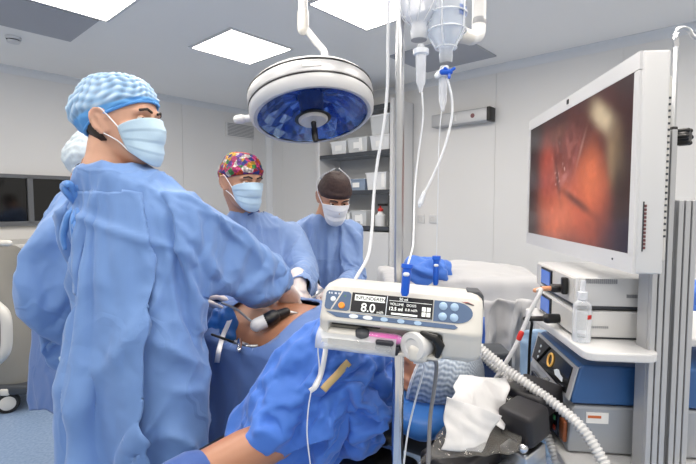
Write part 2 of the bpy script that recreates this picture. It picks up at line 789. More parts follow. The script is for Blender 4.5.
struct('floor', MB().box(R(LA / 2, LB / 2, -0.05), (LA + 0.4, LB + 0.4, 0.1), RA), M['floor'])
struct('ceiling', MB().box(R(LA / 2, LB / 2, CEIL + 0.05), (LA + 0.4, LB + 0.4, 0.1), RA), M['ceil'])


def wall_panels(axis, side):
    """smooth wall with fine vertical panel joints"""
    mb = MB()
    L = LA if axis == 0 else LB
    step = 1.04
    s0 = 0.3
    cuts = [0.0]
    x = s0
    while x < L:
        cuts.append(x)
        x += step
    cuts.append(L)
    for a, b in zip(cuts, cuts[1:]):
        c = (a + b) / 2
        w = b - a - 0.004
        if axis == 0:
            p = R(c, -0.05 if side == 0 else LB + 0.05, CEIL / 2)
            mb.box(p, (w, 0.1, CEIL), RA)
        else:
            p = R(-0.05 if side == 0 else LA + 0.05, c, CEIL / 2)
            mb.box(p, (0.1, w, CEIL), RA)
    if axis == 0:
        mb.box(R(L / 2, -0.056 if side == 0 else LB + 0.056, CEIL / 2), (L + 0.2, 0.1, CEIL), RA)
    else:
        mb.box(R(-0.056 if side == 0 else LA + 0.056, L / 2, CEIL / 2), (0.1, L + 0.2, CEIL), RA)
    return mb


struct('wall_right', wall_panels(0, 0), M['wall'])
struct('wall_left', wall_panels(1, 0), M['wall'])


def cove(name, p0, p1, inward):
    """rounded hygienic cove strip under the ceiling"""
    mb = MB()
    n = 8
    r = 0.065
    prof = [(0, 0), (0, -r)]
    for k in range(n + 1):
        a = k / n * PI / 2
        prof.append((r * (1 - math.cos(a)) * 0.9 + 0.006, -r + r * math.sin(a) * 0.9))
    prof.append((r, 0))
    d = np.asarray(p1) - np.asarray(p0)
    mb.prism(prof, p0, inward, V3(0, 0, 1), d)
    return struct(name, mb, M['cove'])


cove('trim_1', R(0, 0, CEIL), R(LA, 0, CEIL), E2)
cove('trim_2', R(0, 0, CEIL), R(0, LB, CEIL), E1)
mb = MB()
mb.prism([(0, 0), (0.07, 0), (0.062, 0.02), (0.02, 0.062), (0, 0.07)], R(0, 0, 0), E1, E2, V3(0, 0, CEIL))
struct('trim_3', mb, M['cove'])
struct('baseboard_left', MB().box(R(0.006, LB / 2, 0.05), (0.012, LB, 0.1), RA), M['floor'])
struct('baseboard_right', MB().box(R(LA / 2, 0.006, 0.05), (LA, 0.012, 0.1), RA), M['floor'])

# dark observation window in the left wall: frame and two panes
w = thing('window_1', R(0, 2.9, 1.5), 'dark interior window with two panes in grey frame on left wall', 'window')
w['kind'] = 'structure'
z0, z1 = 1.28, 1.735
b0, b1 = 2.45, 3.7
fr = MB()
fr.box(R(0.02, (b0 + b1) / 2, z1), (0.06, b1 - b0, 0.035), RA)
fr.box(R(0.02, (b0 + b1) / 2, z0), (0.06, b1 - b0, 0.045), RA)
for b in (b0, 2.945, 3.35, b1):
    fr.box(R(0.02, b, (z0 + z1) / 2), (0.06, 0.045, z1 - z0), RA)
fr.build('window_frame', M['frame'], w, smooth=False)
for ba, bb in ((b0, 2.945), (2.945, 3.35), (3.35, b1)):
    MB().box(R(0.008, (ba + bb) / 2, (z0 + z1) / 2), (0.012, bb - ba - 0.05, z1 - z0 - 0.04), RA).build('pane', M['darkglass'], w, smooth=False)

# ---- ceiling lights, 60 cm panels in the ceiling grid
LIGHTS = [((1.77, 1.6), 'square white ceiling light panel above the surgeons, clear of the lamp arm', 'ceiling'),
          ((1.83, 2.85), 'square white ceiling light panel cut off by the upper left photo edge', 'ceiling'),
          ((3.08, 1.5), 'square white ceiling light panel behind the lamp arm and drip tube', 'ceiling'),
          ((3.3, 2.9), None, None), ((4.6, 1.5), None, None), ((4.6, 2.9), None, None), ((4.6, 4.3), None, None),
          ((3.3, 4.3), None, None), ((1.83, 4.3), None, None), ((6.0, 1.5), None, None), ((6.0, 2.9), None, None), ((6.0, 4.3), None, None)]
for (a, b), lab, _ in LIGHTS:
    t = thing('ceiling_light', R(a + 0.3, b + 0.3, CEIL), lab or 'square white ceiling light panel over the near half of the room', 'light', 'square ceiling light panels')
    MB().box(R(a + 0.3, b + 0.3, CEIL - 0.006), (0.57, 0.57, 0.006), RA).build('diffuser', M['glow'], t, smooth=False)
    fm = MB()
    for s in (-1, 1):
        fm.box(R(a + 0.3 + s * 0.295, b + 0.3, CEIL - 0.006), (0.02, 0.61, 0.012), RA)
        fm.box(R(a + 0.3, b + 0.3 + s * 0.295, CEIL - 0.006), (0.57, 0.02, 0.012), RA)
    fm.build('frame', M['white'], t, smooth=False)

# ---- grey filter panels in the ceiling
for (a, b, la, lb, lab) in ((1.2, 2.9, 0.6, 0.75, 'grey ceiling air panel beside the upper left light'), (2.85, 0.3, 0.7, 0.62, 'grey ceiling air panel behind the drip bags and pendant arm')):
    t = thing('ceiling_air_panel', R(a + la / 2, b + lb / 2, CEIL), lab, 'air panel', 'grey ceiling air panels')
    MB().box(R(a + la / 2, b + lb / 2, CEIL - 0.006), (la, lb, 0.012), RA).build('panel', M['vent'], t, smooth=False)

# smoke detector
d = R(0.95, 3.22, CEIL)
t = thing('smoke_detector', d, 'small round white smoke detector on the ceiling at upper left', 'smoke detector')
MB().lathe([(0.0, 0.001), (0.055, 0.001), (0.055, 0.012), (0.048, 0.022)], d, V3(0, 0, -1)).build('base', M['white'], t)
MB().lathe([(0.036, 0.02), (0.036, 0.03)], d, V3(0, 0, -1), closed=True).build('slot_ring', M['dgrey'], t)
MB().lathe([(0.046, 0.029), (0.04, 0.044), (0.0, 0.048)], d, V3(0, 0, -1)).build('cap', M['white'], t)

# wall vent
t = thing('wall_vent', R(0.01, 0.5, 2.47), 'flat grey ventilation grille high on left wall near the corner', 'vent')
MB().box(R(0.012, 0.5, 2.47), (0.02, 0.46, 0.19), RA).build('frame', M['wall'], t, smooth=False)
g = MB()
for k in range(9):
    g.box(R(0.024, 0.5, 2.395 + k * 0.019), (0.008, 0.42, 0.009), RA)
g.build('louvre', M['grey'], t, smooth=False)

# wall lamp bar on the right wall
a0, zz0 = on_b(432, 120, 0.06)
a1, zz1 = on_b(492, 117, 0.06)
zc = 2.31
t = thing('wall_light_bar', R((a0 + a1) / 2, 0, zc), 'long pale metal light bar with black end cap on the back wall', 'wall light')
MB().box(R((a0 + a1) / 2, 0.06, zc), (a1 - a0 - 0.05, 0.11, 0.125), RA, 0.01).build('housing', M['alu'], t)
MB().box(R(a1 - 0.012, 0.06, zc), (0.035, 0.115, 0.13), RA, 0.006).build('end_cap', M['black'], t)
MB().lathe([(0.022, 0), (0.02, 0.004), (0, 0.004)], R(a1 - 0.17, 0.115, zc + 0.0), E2, 16).build('badge', mat('dull_red_badge', (120, 70, 70), 0.4), t)
MB().box(R(a0 + (a1 - a0) * 0.46, 0.116, zc + 0.0), (0.02, 0.004, 0.06), RA).build('switch', M['white'], t)

# wall sockets and the switch
for k, px in enumerate((405, 421, 433)):
    a, z = on_b(px, 219, 0.01)
    t = thing('wall_socket', R(a, 0, z), ['small white wall socket, left of the three, beside the steel drip pole', 'small white wall socket, middle of the three on the back wall', 'small white wall socket, right of the three on the back wall'][k], 'socket', 'white wall sockets')
    MB().box(R(a, 0.008, z), (0.085, 0.016, 0.085), RA, 0.004).build('plate', M['white'], t)
    MB().lathe([(0.022, 0.0), (0.022, 0.002), (0.016, 0.002), (0.016, -0.004), (0, -0.004)], R(a, 0.0165, z), E2, 18).build('outlet', M['offwhite'], t)
a, z = on_b(689, 221, 0.01)
t = thing('wall_switch', R(a, 0, z), 'white square switch plate on wall at right edge behind black knob', 'switch')
MB().box(R(a, 0.008, z), (0.09, 0.016, 0.1), RA, 0.004).build('plate', M['white'], t)
MB().box(R(a, 0.018, z), (0.05, 0.008, 0.06), RA, 0.003).build('rocker', M['offwhite'], t)

# ------------------------------------------------------------------ supply shelf on the right wall
BS = 0.38
aL, zT = on_b(317, 104, BS)
aR, _ = on_b(393, 104, BS)
t = thing('supply_shelf', R((aL + aR) / 2, 0.2, 0), 'tall open supply shelf with grey boards against the back wall', 'shelf')
MB().box(R((aL + aR) / 2, 0.015, 1.3), (aR - aL, 0.02, 2.5), RA).build('back_panel', mat('shelf_back', (180, 182, 184), 0.5), t, smooth=False)
for a in (aL + 0.02, aR - 0.02):
    MB().box(R(a, 0.2, 1.275), (0.04, 0.35, 2.55), RA).build('side_panel', M['white'], t, smooth=False)
zs = [on_b(355, 153, BS)[1], on_b(355, 191, BS)[1], on_b(355, 226, BS)[1]]
for z in zs + [2.5]:
    MB().box(R((aL + aR) / 2, 0.2, z - 0.015), (aR - aL - 0.085, 0.345, 0.03), RA).build('shelf_board', M['grey'], t, smooth=False)
    MB().box(R((aL + aR) / 2, 0.376, z - 0.015), (aR - aL - 0.085, 0.008, 0.045), RA).build('shelf_edge', M['dgrey'], t, smooth=False)
for k in (0, 1):
    c = (aL + aR) / 2 + (k - 0.5) * (aR - aL - 0.09) / 2
    dr = MB().box(R(c, 0.37, (zs[2] - 0.05 + 0.1) / 2), ((aR - aL - 0.1) / 2, 0.02, zs[2] - 0.16), RA).build('cabinet_door', M['white'], t, smooth=False)
    MB().box(R(c + (0.5 - k) * 0.2, 0.388, 0.8), (0.015, 0.012, 0.14), RA, 0.004).build('handle', M['steel'], dr)

M['binclear'] = clear_mat('clear_storage_plastic', (225, 228, 230), 0.35, 0.2)
M['binblue'] = mat('grey_blue_box', (140, 156, 178), 0.45)
M['binwhite'] = mat('white_storage_box', (224, 226, 228), 0.4)
M['label'] = mat('paper_label', (240, 240, 238), 0.6)
M['greenblack'] = mat('dark_green_box', (28, 44, 42), 0.5)
M['red'] = mat('red_plastic', (196, 40, 34), 0.4)


def storage_bin(px0, px1, zb, h, m, label, lab=None, lid=False, b=0.24, name='storage_box', fill=True):
    a0, _ = on_b(px0, 170, BS - 0.02)
    a1, _ = on_b(px1, 170, BS - 0.02)
    c = (a0 + a1) / 2
    wd = a1 - a0
    dp = 0.24
    t = thing(name, R(c, b, zb), label, 'box', 'boxes on the supply shelf')
    o = R(c, b, zb + 0.002)
    mb = MB()
    # tapered open tray: outer and inner walls
    for (s, top) in ((1.0, 1.0),):
        lo, hi = 0.88, 1.0
        th = 0.008
        ring = lambda k, zz, ins: [o + E1 * (sx * (wd / 2 * k - ins)) + E2 * (sy * (dp / 2 * k - ins)) + V3(0, 0, zz) for sx, sy in ((-1, -1), (1, -1), (1, 1), (-1, 1))]
        vs = ring(lo, 0, 0) + ring(hi, h, 0) + ring(hi, h, th) + ring(lo, th, th)
        fs = [(3, 2, 1, 0)]
        for j in range(3):
            fs += [(4 * j + i, 4 * j + (i + 1) % 4, 4 * j + 4 + (i + 1) % 4, 4 * j + 4 + i) for i in range(4)]
        fs.append((12, 13, 14, 15))
        mb.add(vs, fs)
    mb.build('body', m, t, smooth=False)
    if lid:
        MB().box(o + V3(0, 0, h + 0.008), (wd + 0.01, dp + 0.01, 0.016), RA, 0.004).build('lid', M['binwhite'], t)
    else:
        MB().box(o + V3(0, 0, h - 0.006), (wd + 0.012, 0.012, 0.012), RA).add(*_bx(o + E2 * (dp / 2) + V3(0, 0, h - 0.006), (wd + 0.014, 0.012, 0.014))).build('rim', m, t, smooth=False)
    if fill:
        f2 = MB()
        for k in range(5):
            q = o + E1 * ((k - 2) * wd * 0.17) + V3(0, 0, h * 0.5 + 0.012) + E2 * RNG.uniform(-0.05, 0.05)
            f2.box(q, (wd * 0.15, dp * 0.6, h * 0.75 + RNG.uniform(-0.01, 0.03)), RA, 0.004)
        fo = f2.build('packets', M['label'], t)
        fo['kind'] = 'stuff'
    if lab:
        MB().box(o + E2 * (dp / 2 * 0.95 + 0.006) + V3(0, 0, h * 0.5), (min(0.1, wd * 0.5), 0.002, h * 0.4), RA).build('label_card', lab, t, smooth=False)
    return t


def _bx(c, s):
    q = MB().box(c, s, RA)
    return q.v[0], q.f


storage_bin(331, 346, zs[0], 0.15, M['binwhite'], 'white label-fronted box at the left end of the top shelf', M['label'])
storage_bin(347, 367, zs[0], 0.17, M['binclear'], 'clear plastic bin in the middle of the top shelf', M['label'])
storage_bin(370, 389, zs[0], 0.15, M['binwhite'], 'white tub beneath another on the right of top shelf', M['label'], lid=True, fill=False)
storage_bin(370, 389, zs[0] + 0.172, 0.19, M['binclear'], 'clear tub stacked on a white tub on top shelf', lid=True)
storage_bin(319, 328, zs[1], 0.16, M['binblue'], 'small grey-blue tray at the left end of the middle shelf')
storage_bin(347, 365, zs[1], 0.13, M['binblue'], 'grey-blue box with white label on the middle shelf', M['label'])
storage_bin(366, 386, zs[1], 0.19, M['binwhite'], 'white box overflowing with packets at right of middle shelf')
storage_bin(337, 350, zs[2], 0.15, M['binclear'], 'clear bin behind the bent surgeon on the lowest shelf')
storage_bin(351, 366, zs[2], 0.17, M['binclear'], 'clear bin right of another on the lowest open shelf', M['label'])
# dark green box and the white device with black and red top
a, _ = on_b(386.5, 200, BS)
t = thing('storage_box', R(a, 0.25, zs[2]), 'tall dark green box at the right end of lowest shelf', 'box', 'boxes on the supply shelf')
MB().box(R(a, 0.2, zs[2] + 0.17), (0.1, 0.16, 0.33), RA, 0.005).build('body', M['greenblack'], t)
MB().box(R(a, 0.282, zs[2] + 0.26), (0.06, 0.003, 0.06), RA).build('label_card', M['label'], t, smooth=False)
a, _ = on_b(376, 200, BS)
o = R(a - 0.01, 0.29, zs[2])
t = thing('pump_bottle', o, 'white bottle with black and red pump top on lowest shelf', 'bottle')
MB().lathe([(0, 0.001), (0.055, 0.001), (0.058, 0.02), (0.058, 0.12), (0.03, 0.15), (0.022, 0.17)], o, V3(0, 0, 1), 20).build('body', M['binwhite'], t)
MB().lathe([(0.03, 0.165), (0.03, 0.195), (0.01, 0.2), (0.01, 0.225)], o, V3(0, 0, 1), 16, closed=True).build('collar', M['red'], t)
MB().box(o + V3(0, 0, 0.235) + E1 * 0.03, (0.12, 0.03, 0.025), RA, 0.006).build('nozzle', M['black'], t)
# ------------------------------------------------------------------ people
M['skin'] = mat('skin', (206, 160, 136), 0.5, sss=0.12, var=(25, 0.04))
M['skin2'] = mat('tanned_skin', (188, 142, 116), 0.5, sss=0.12, var=(25, 0.04))
M['skin_pt'] = mat('patient_skin', (170, 120, 93), 0.42, sss=0.1, var=(14, 0.05))
M['hair'] = mat('dark_brown_hair', (44, 34, 28), 0.6, bump=(300, 0.5, 0.003))
M['eye'] = mat('eye_white', (225, 222, 218), 0.2)
M['iris'] = mat('brown_iris', (48, 32, 22), 0.15)
M['mask_blue'] = fabric('blue_mask_fabric', (178, 204, 222), crease=60, cs=0.08)
M['mask_white'] = fabric('white_mask_fabric', (232, 234, 236), crease=60, cs=0.08)
M['glove'] = mat('white_latex_glove', (226, 214, 208), 0.45, bump=(90, 0.2, 0.002))
M['cord'] = mat('white_elastic', (235, 236, 238), 0.6)


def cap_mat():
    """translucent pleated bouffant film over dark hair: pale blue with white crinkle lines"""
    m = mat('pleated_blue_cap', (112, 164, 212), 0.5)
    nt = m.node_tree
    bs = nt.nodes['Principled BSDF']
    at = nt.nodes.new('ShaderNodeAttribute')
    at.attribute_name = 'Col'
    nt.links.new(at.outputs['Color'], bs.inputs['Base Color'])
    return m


def floral_mat():
    m = mat('flowered_cotton', (200, 60, 60), 0.7)
    nt = m.node_tree
    bs = nt.nodes['Principled BSDF']
    tc = nt.nodes.new('ShaderNodeTexCoord')
    vo = nt.nodes.new('ShaderNodeTexVoronoi')
    vo.inputs['Scale'].default_value = 46
    nt.links.new(tc.outputs['Object'], vo.inputs['Vector'])
    sp = nt.nodes.new('ShaderNodeSeparateColor')
    nt.links.new(vo.outputs['Color'], sp.inputs['Color'])
    cr = nt.nodes.new('ShaderNodeValToRGB')
    cr.color_ramp.interpolation = 'CONSTANT'
    cols = [(214, 60, 130), (240, 178, 40), (40, 60, 150), (110, 60, 160), (60, 150, 80), (226, 80, 40), (235, 225, 220), (190, 30, 70)]
    e = cr.color_ramp.elements
    e[0].color = rgb(*cols[0])
    e[1].position = 1 / 8
    e[1].color = rgb(*cols[1])
    for i in range(2, 8):
        q = e.new(i / 8)
        q.color = rgb(*cols[i])
    nt.links.new(sp.outputs[0], cr.inputs['Fac'])
    v2 = nt.nodes.new('ShaderNodeTexVoronoi')
    v2.inputs['Scale'].default_value = 80
    nt.links.new(tc.outputs['Object'], v2.inputs['Vector'])
    mr = nt.nodes.new('ShaderNodeMapRange')
    mr.inputs['From Max'].default_value = 0.6
    mr.inputs['To Min'].default_value = 1.05
    mr.inputs['To Max'].default_value = 0.3
    nt.links.new(v2.outputs['Distance'], mr.inputs['Value'])
    hs = nt.nodes.new('ShaderNodeHueSaturation')
    nt.links.new(cr.outputs['Color'], hs.inputs['Color'])
    nt.links.new(mr.outputs['Result'], hs.inputs['Value'])
    nt.links.new(hs.outputs['Color'], bs.inputs['Base Color'])
    return m


M['cap_floral'] = floral_mat()
M['cap_dark'] = mat('dark_brown_cap_mesh', (58, 40, 38), 0.7, bump=(220, 0.4, 0.002), var=(60, 0.25))
M['cap_attr'] = cap_mat()

# head cross-sections: u, front, back, half width
HEAD = np.array([
    (-0.122, 0.064, 0.030, 0.016), (-0.114, 0.080, 0.010, 0.034), (-0.100, 0.088, -0.012, 0.046), (-0.080, 0.090, -0.038, 0.055),
    (-0.055, 0.090, -0.066, 0.063), (-0.030, 0.090, -0.086, 0.070), (0.0, 0.089, -0.098, 0.075), (0.03, 0.093, -0.103, 0.078),
    (0.06, 0.090, -0.099, 0.077), (0.085, 0.075, -0.086, 0.069), (0.103, 0.050, -0.064, 0.051), (0.114, 0.018, -0.034, 0.026), (0.118, -0.004, -0.012, 0.006)])


def hsec(u):
    u = min(max(u, HEAD[0, 0]), HEAD[-1, 0])
    return [np.interp(u, HEAD[:, 0], HEAD[:, k]) for k in (1, 2, 3)]


def hpt(u, a, off=0.0):
    """point on the head at height u, angle a (0 = face, + = wearer's left), pushed out by off; local (f, l, u)"""
    fr, bk, w = hsec(u)
    c, r = (fr + bk) / 2, (fr - bk) / 2
    e = 2 / 2.25
    ca, sa = math.cos(a), math.sin(a)
    return V3(c + math.copysign(abs(ca) ** e, ca) * (r + off), math.copysign(abs(sa) ** e, sa) * (w + off), u)


class Head:
    def __init__(self, c, f, up=(0, 0, 1), k=1.0, skin='skin2'):
        self.skin = M[skin]
        self.c = np.asarray(c, float)
        f = nrm(f)
        up = nrm(np.asarray(up, float) - f * (np.asarray(up, float) @ f))
        self.A = np.array([f, np.cross(up, f), up])
        self.k = k

    def w(self, q):
        return self.c + (np.asarray(q, float) * self.k) @ self.A

    def shapes(self, neck_to, neck_r=0.06):
        out = []
        A = self.A
        us = np.concatenate([np.linspace(-0.122, 0.1, 24), [0.108, 0.114, 0.118]])
        secs = []
        for u in us:
            fr, bk, w = hsec(u)
            secs.append((self.w((((fr + bk) / 2), 0, u)), A[0], A[1], (fr - bk) / 2 * self.k, w * self.k, 2.25))
        out.append(loft(secs, 28))
        T = lambda pts, r, **k: out.append(tube([self.w(p) for p in pts], [(q[0] * self.k, q[1] * self.k) if not np.isscalar(q) else q * self.k for q in r], 12, **k))
        # nose, brows, lips, chin, ears
        T([(0.088, 0, 0.012), (0.1, 0, -0.012), (0.112, 0, -0.036)], [0.008, 0.010, 0.012])
        T([(0.094, 0.012, -0.04), (0.094, -0.012, -0.04)], [0.009, 0.009])
        for s in (-1, 1):
            T([(0.092, s * 0.014, 0.022), (0.090, s * 0.036, 0.026), (0.076, s * 0.052, 0.018)], [0.007, 0.008, 0.006])
            T([(0.07, s * 0.048, -0.022), (0.05, s * 0.06, -0.022)], [0.014, 0.012])
            # ear: outer rim curl, lobe and concha plate
            rim = [(0.008, s * 0.076, -0.002), (0.0, s * 0.085, 0.017), (-0.018, s * 0.092, 0.018), (-0.028, s * 0.093, -0.002), (-0.022, s * 0.088, -0.024), (-0.006, s * 0.080, -0.043), (0.004, s * 0.075, -0.036)]
            T(spline(rim, 4), [0.0052] * 25)
            T([(0.0, s * 0.070, -0.03), (-0.012, s * 0.079, 0.0)], [0.011, 0.011])
        T([(0.090, 0.016, -0.072), (0.096, 0, -0.07), (0.090, -0.016, -0.072)], [0.006, 0.008, 0.006])
        # neck
        b = self.w((-0.032, 0, -0.05))
        m = (b + np.asarray(neck_to)) / 2
        out.append(tube([b, m, neck_to], [neck_r * 0.98, neck_r, neck_r * 1.15], 20, ref=A[1]))
        return out

    def eyes(self, root):
        for s in (-1, 1):
            o = self.w((0.0765, s * 0.032, 0.003))
            e = MB().lathe([(0.0118 * math.sin(a), -0.0118 * math.cos(a)) for a in np.linspace(0.01, PI - 0.01, 10)], o, self.A[0], 14).build('eye', M['eye'], root)
            MB().grid(np.array([[self.w((0.0765 + 0.0128 * math.cos(b) * math.cos(a), s * 0.032 + 0.0128 * math.cos(b) * math.sin(a), 0.003 + 0.0128 * math.sin(b))) for a in np.linspace(-1.4, 1.4, 14)] for b in np.linspace(0.28, 1.5, 8)])).build('eyelid', self.skin, root, auto=False)
            i = MB().lathe([(0.0068, 0.0099), (0.0048, 0.0112), (0, 0.0121)], o, self.A[0], 14).build('iris', M['iris'], e)
            MB().tube([self.w(q) for q in [(0.1005, s * 0.014, 0.0235), (0.0985, s * 0.031, 0.0295), (0.0875, s * 0.049, 0.024)]], [(0.0036, 0.0032)] * 3, 8).build('eyebrow', M['hair'], root)

    def hair(self, root, u0=-0.055, u1=0.06):
        """short cropped hair round the back and sides"""
        G = []
        for u in np.linspace(u0, u1, 10):
            row = []
            for a in np.linspace(1.75, 2 * PI - 1.75, 40):
                lift = 0.004 * min(1, (u - u0) / 0.02 + 0.3)
                row.append(self.w(hpt(max(u, u0 + 0.03 * max(0, 1 - abs(a - PI) / 0.9) * 0), a, lift)))
            G.append(row)
        return MB().grid(np.array(G)).build('hair', M['hair'], root, solid=0.004)

    def mask(self, root, m, loops='ear', tent=0.02):
        G = []
        us = np.linspace(0.006, -0.118, 34)
        for i, u in enumerate(us):
            row = []
            t = i / (len(us) - 1)
            for a in np.linspace(-1.22, 1.22, 37):
                q = abs(a) / 1.22
                # the upper edge dips towards the cheeks, the lower edge rises
                uu = 0.008 + (-0.124 - 0.008) * t
                uu = uu * (1 - q ** 2) + (-0.024 - 0.062 * t) * q ** 2
                ridge = math.exp(-(a / 0.42) ** 2)
                nose = math.exp(-((uu + 0.032) / 0.034) ** 2)
                off = 0.005 + 0.012 * (1 - q ** 3) + tent * ridge * nose + 0.010 * math.exp(-((uu + 0.095) / 0.03) ** 2) * (1 - q ** 2)
                off += 0.0028 * ((t * 4.0) % 1 - 0.5) * (1 - q ** 6) * (0.15 < t < 0.9)
                if uu < -0.1:
                    off -= (-(0.1 + uu)) * 0.2
                p = hpt(max(uu, -0.1), a, off)
                p[2] = uu
                row.append(self.w(p))
            G.append(row)
        mk = MB().grid(np.array(G)).build('face_mask', m, root, solid=0.002, auto=False)
        for s in (-1, 1):
            lo = MB()
            top = self.w(hpt(-0.026, s * 1.2, 0.006))
            bot = self.w(hpt(-0.084, s * 1.2, 0.006))
            if loops == 'ear':
                lo.tube(spline([top, self.w(hpt(0.004, s * 1.42, 0.006)), self.w((-0.006, s * 0.088, 0.022)), self.w((-0.028, s * 0.084, 0.004)), self.w((-0.018, s * 0.083, -0.03)), self.w(hpt(-0.06, s * 1.4, 0.005)), bot], 6), 0.0018, 6)
            else:
                lo.tube(spline([top, self.w(hpt(0.02, s * 1.6, 0.014)), self.w(hpt(0.08, s * 1.9, 0.022)), self.w((-0.03, s * 0.01, 0.148))], 6), 0.003, 6)
            lo.build('mask_loop', M['cord'], mk)
        return mk

    def cap(self, root, m, rim_f, rim_b, puff=0.012, back=0.0, crink=0.0, rim=None, seed=0, up=0.0, name='surgical_cap', attr=False):
        """cap from a sloping rim line (front height rim_f, back height rim_b) to the crown"""
        na, nt = 96, 40
        G = np.zeros((nt, na, 3))
        C = np.zeros((nt, na))
        for j in range(na):
            a = 2 * PI * j / na
            fa = (1 + math.cos(a)) / 2
            ur = rim_b + (rim_f - rim_b) * fa ** 0.9
            for i in range(nt):
                t = i / (nt - 1)
                th = t * PI / 2
                u = ur + (0.118 + puff + up - ur) * math.sin(th) ** 1.1
                base = hpt(min(u, 0.07), a, 0)
                # shrink towards the crown on an ellipse, bulge out past the rim
                q = math.cos(th) ** 0.55 if th < PI / 2 - 1e-6 else 0.0
                cx = -0.006
                bul = puff * min(1, t * 6) + 0.004
                fl = V3(base[0] - cx, base[1], 0)
                l = np.linalg.norm(fl[:2])
                fl = fl * ((l + bul) / l)
                if back and math.cos(a) < 0.4:
                    kk = ((0.4 - math.cos(a)) / 1.4) ** 1.2
                    fl[0] -= back * kk * math.sin(min(1, t * 2.2 + 0.12) * PI / 2) * (1 - 0.35 * t)
                p = V3(cx + fl[0] * q - (back * 0.25 * t), fl[1] * q, u)
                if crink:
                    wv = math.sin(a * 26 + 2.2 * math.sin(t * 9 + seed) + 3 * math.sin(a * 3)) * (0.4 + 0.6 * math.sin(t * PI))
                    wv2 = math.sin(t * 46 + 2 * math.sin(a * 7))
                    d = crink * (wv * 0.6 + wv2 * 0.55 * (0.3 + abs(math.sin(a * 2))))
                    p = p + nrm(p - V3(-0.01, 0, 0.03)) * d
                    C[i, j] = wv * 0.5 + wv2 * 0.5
                G[i, j] = self.w(p)
        o = MB().grid(G, wrap=True).build(name, m, root, auto=False)
        if attr:
            me = o.data
            ca = me.color_attributes.new('Col', 'FLOAT_COLOR', 'POINT')
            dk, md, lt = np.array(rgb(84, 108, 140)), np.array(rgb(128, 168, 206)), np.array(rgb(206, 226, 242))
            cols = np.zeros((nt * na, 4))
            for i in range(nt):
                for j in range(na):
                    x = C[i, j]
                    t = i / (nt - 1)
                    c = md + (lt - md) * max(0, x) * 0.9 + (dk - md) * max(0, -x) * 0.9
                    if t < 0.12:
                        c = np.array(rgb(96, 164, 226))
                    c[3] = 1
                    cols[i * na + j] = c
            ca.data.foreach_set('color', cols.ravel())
        rp = [G[0, j] for j in range(na)] + [G[0, 0]]
        if rim:
            MB().tube(rp, 0.0045, 8, caps=False).build('elastic_band', rim, o)
        return o


def hand(w, d, n, s, curl=0.5, k=1.0, r=1.0, spread=0.12, bend=None):
    """wrist w, pointing d, palm facing n, s = +1 if the thumb is on cross(d, n) side. Returns closed shapes"""
    d = nrm(d)
    n = nrm(np.asarray(n, float) - d * (np.asarray(n, float) @ d))
    t = np.cross(d, n) * s
    out = []
    L = 0.098 * k
    secs = []
    for q, wx, th in ((-0.16, 0.026, 0.02), (0.0, 0.028, 0.02), (0.3, 0.037, 0.019), (0.7, 0.042, 0.016), (1.0, 0.04, 0.013), (1.08, 0.03, 0.008)):
        secs.append((np.asarray(w) + d * (L * q), t, n, wx * k * (0.9 + 0.1 * r), th * k * (0.85 + 0.15 * r), 2.4))
    out.append(loft(secs, 18))
    cs = curl if not np.isscalar(curl) else [curl] * 5
    for i, (x, ln, rr) in enumerate(((0.03, 0.072, 0.0092), (0.0105, 0.08, 0.0096), (-0.0095, 0.074, 0.0092), (-0.0285, 0.058, 0.0082))):
        p = np.asarray(w) + d * (L * 0.93) + t * (x * k)
        dirn = nrm(d + t * (x * spread / 0.03))
        pts, a = [p - d * 0.02 * k, p], 0.0
        for j, fr in enumerate((0.45, 0.31, 0.24)):
            a += cs[i + 1] * (0.75, 0.95, 0.6)[j]
            p = p + (dirn * math.cos(a) + n * math.sin(a)) * (ln * k * fr)
            pts.append(p)
        out.append(tube(pts, [rr * k * r, rr * k * r, rr * k * r * 0.97, rr * k * r * 0.9, rr * k * r * 0.78], 10))
    # thumb leaves the side of the palm near its base
    p = np.asarray(w) + d * (L * 0.22) + t * (0.024 * k)
    pts = [p]
    a = 0.25 + 0.7 * cs[0]
    for j, fr in enumerate((0.044, 0.034, 0.027)):
        v = nrm(d * (0.55 + 0.22 * j) + t * (0.85 - 0.32 * j - 0.2 * cs[0]) + n * (0.35 * a + 0.25 * j * cs[0]))
        p = p + v * fr * k
        pts.append(p)
    out.append(tube(pts, [0.0135 * k * r, 0.0118 * k * r, 0.0105 * k * r, 0.0088 * k * r], 10))
    return out


def bone_axis(v, bones):
    """nearest bone per vertex: returns unit axis, along-parameter, bone index, distance"""
    best = np.full(len(v), 1e9)
    ax = np.zeros_like(v)
    al = np.zeros(len(v))
    idx = np.zeros(len(v), int)
    for i, (a, b, r) in enumerate(bones):
        a, b = np.asarray(a, float), np.asarray(b, float)
        d = b - a
        L = np.linalg.norm(d)
        t = np.clip((v - a) @ d / L ** 2, 0, 1)
        q = np.linalg.norm(v - (a + t[:, None] * d), axis=1) - r
        m = q < best
        best[m] = q[m]
        ax[m] = d / L
        al[m] = t[m]
        idx[m] = i
    return ax, al, idx, best


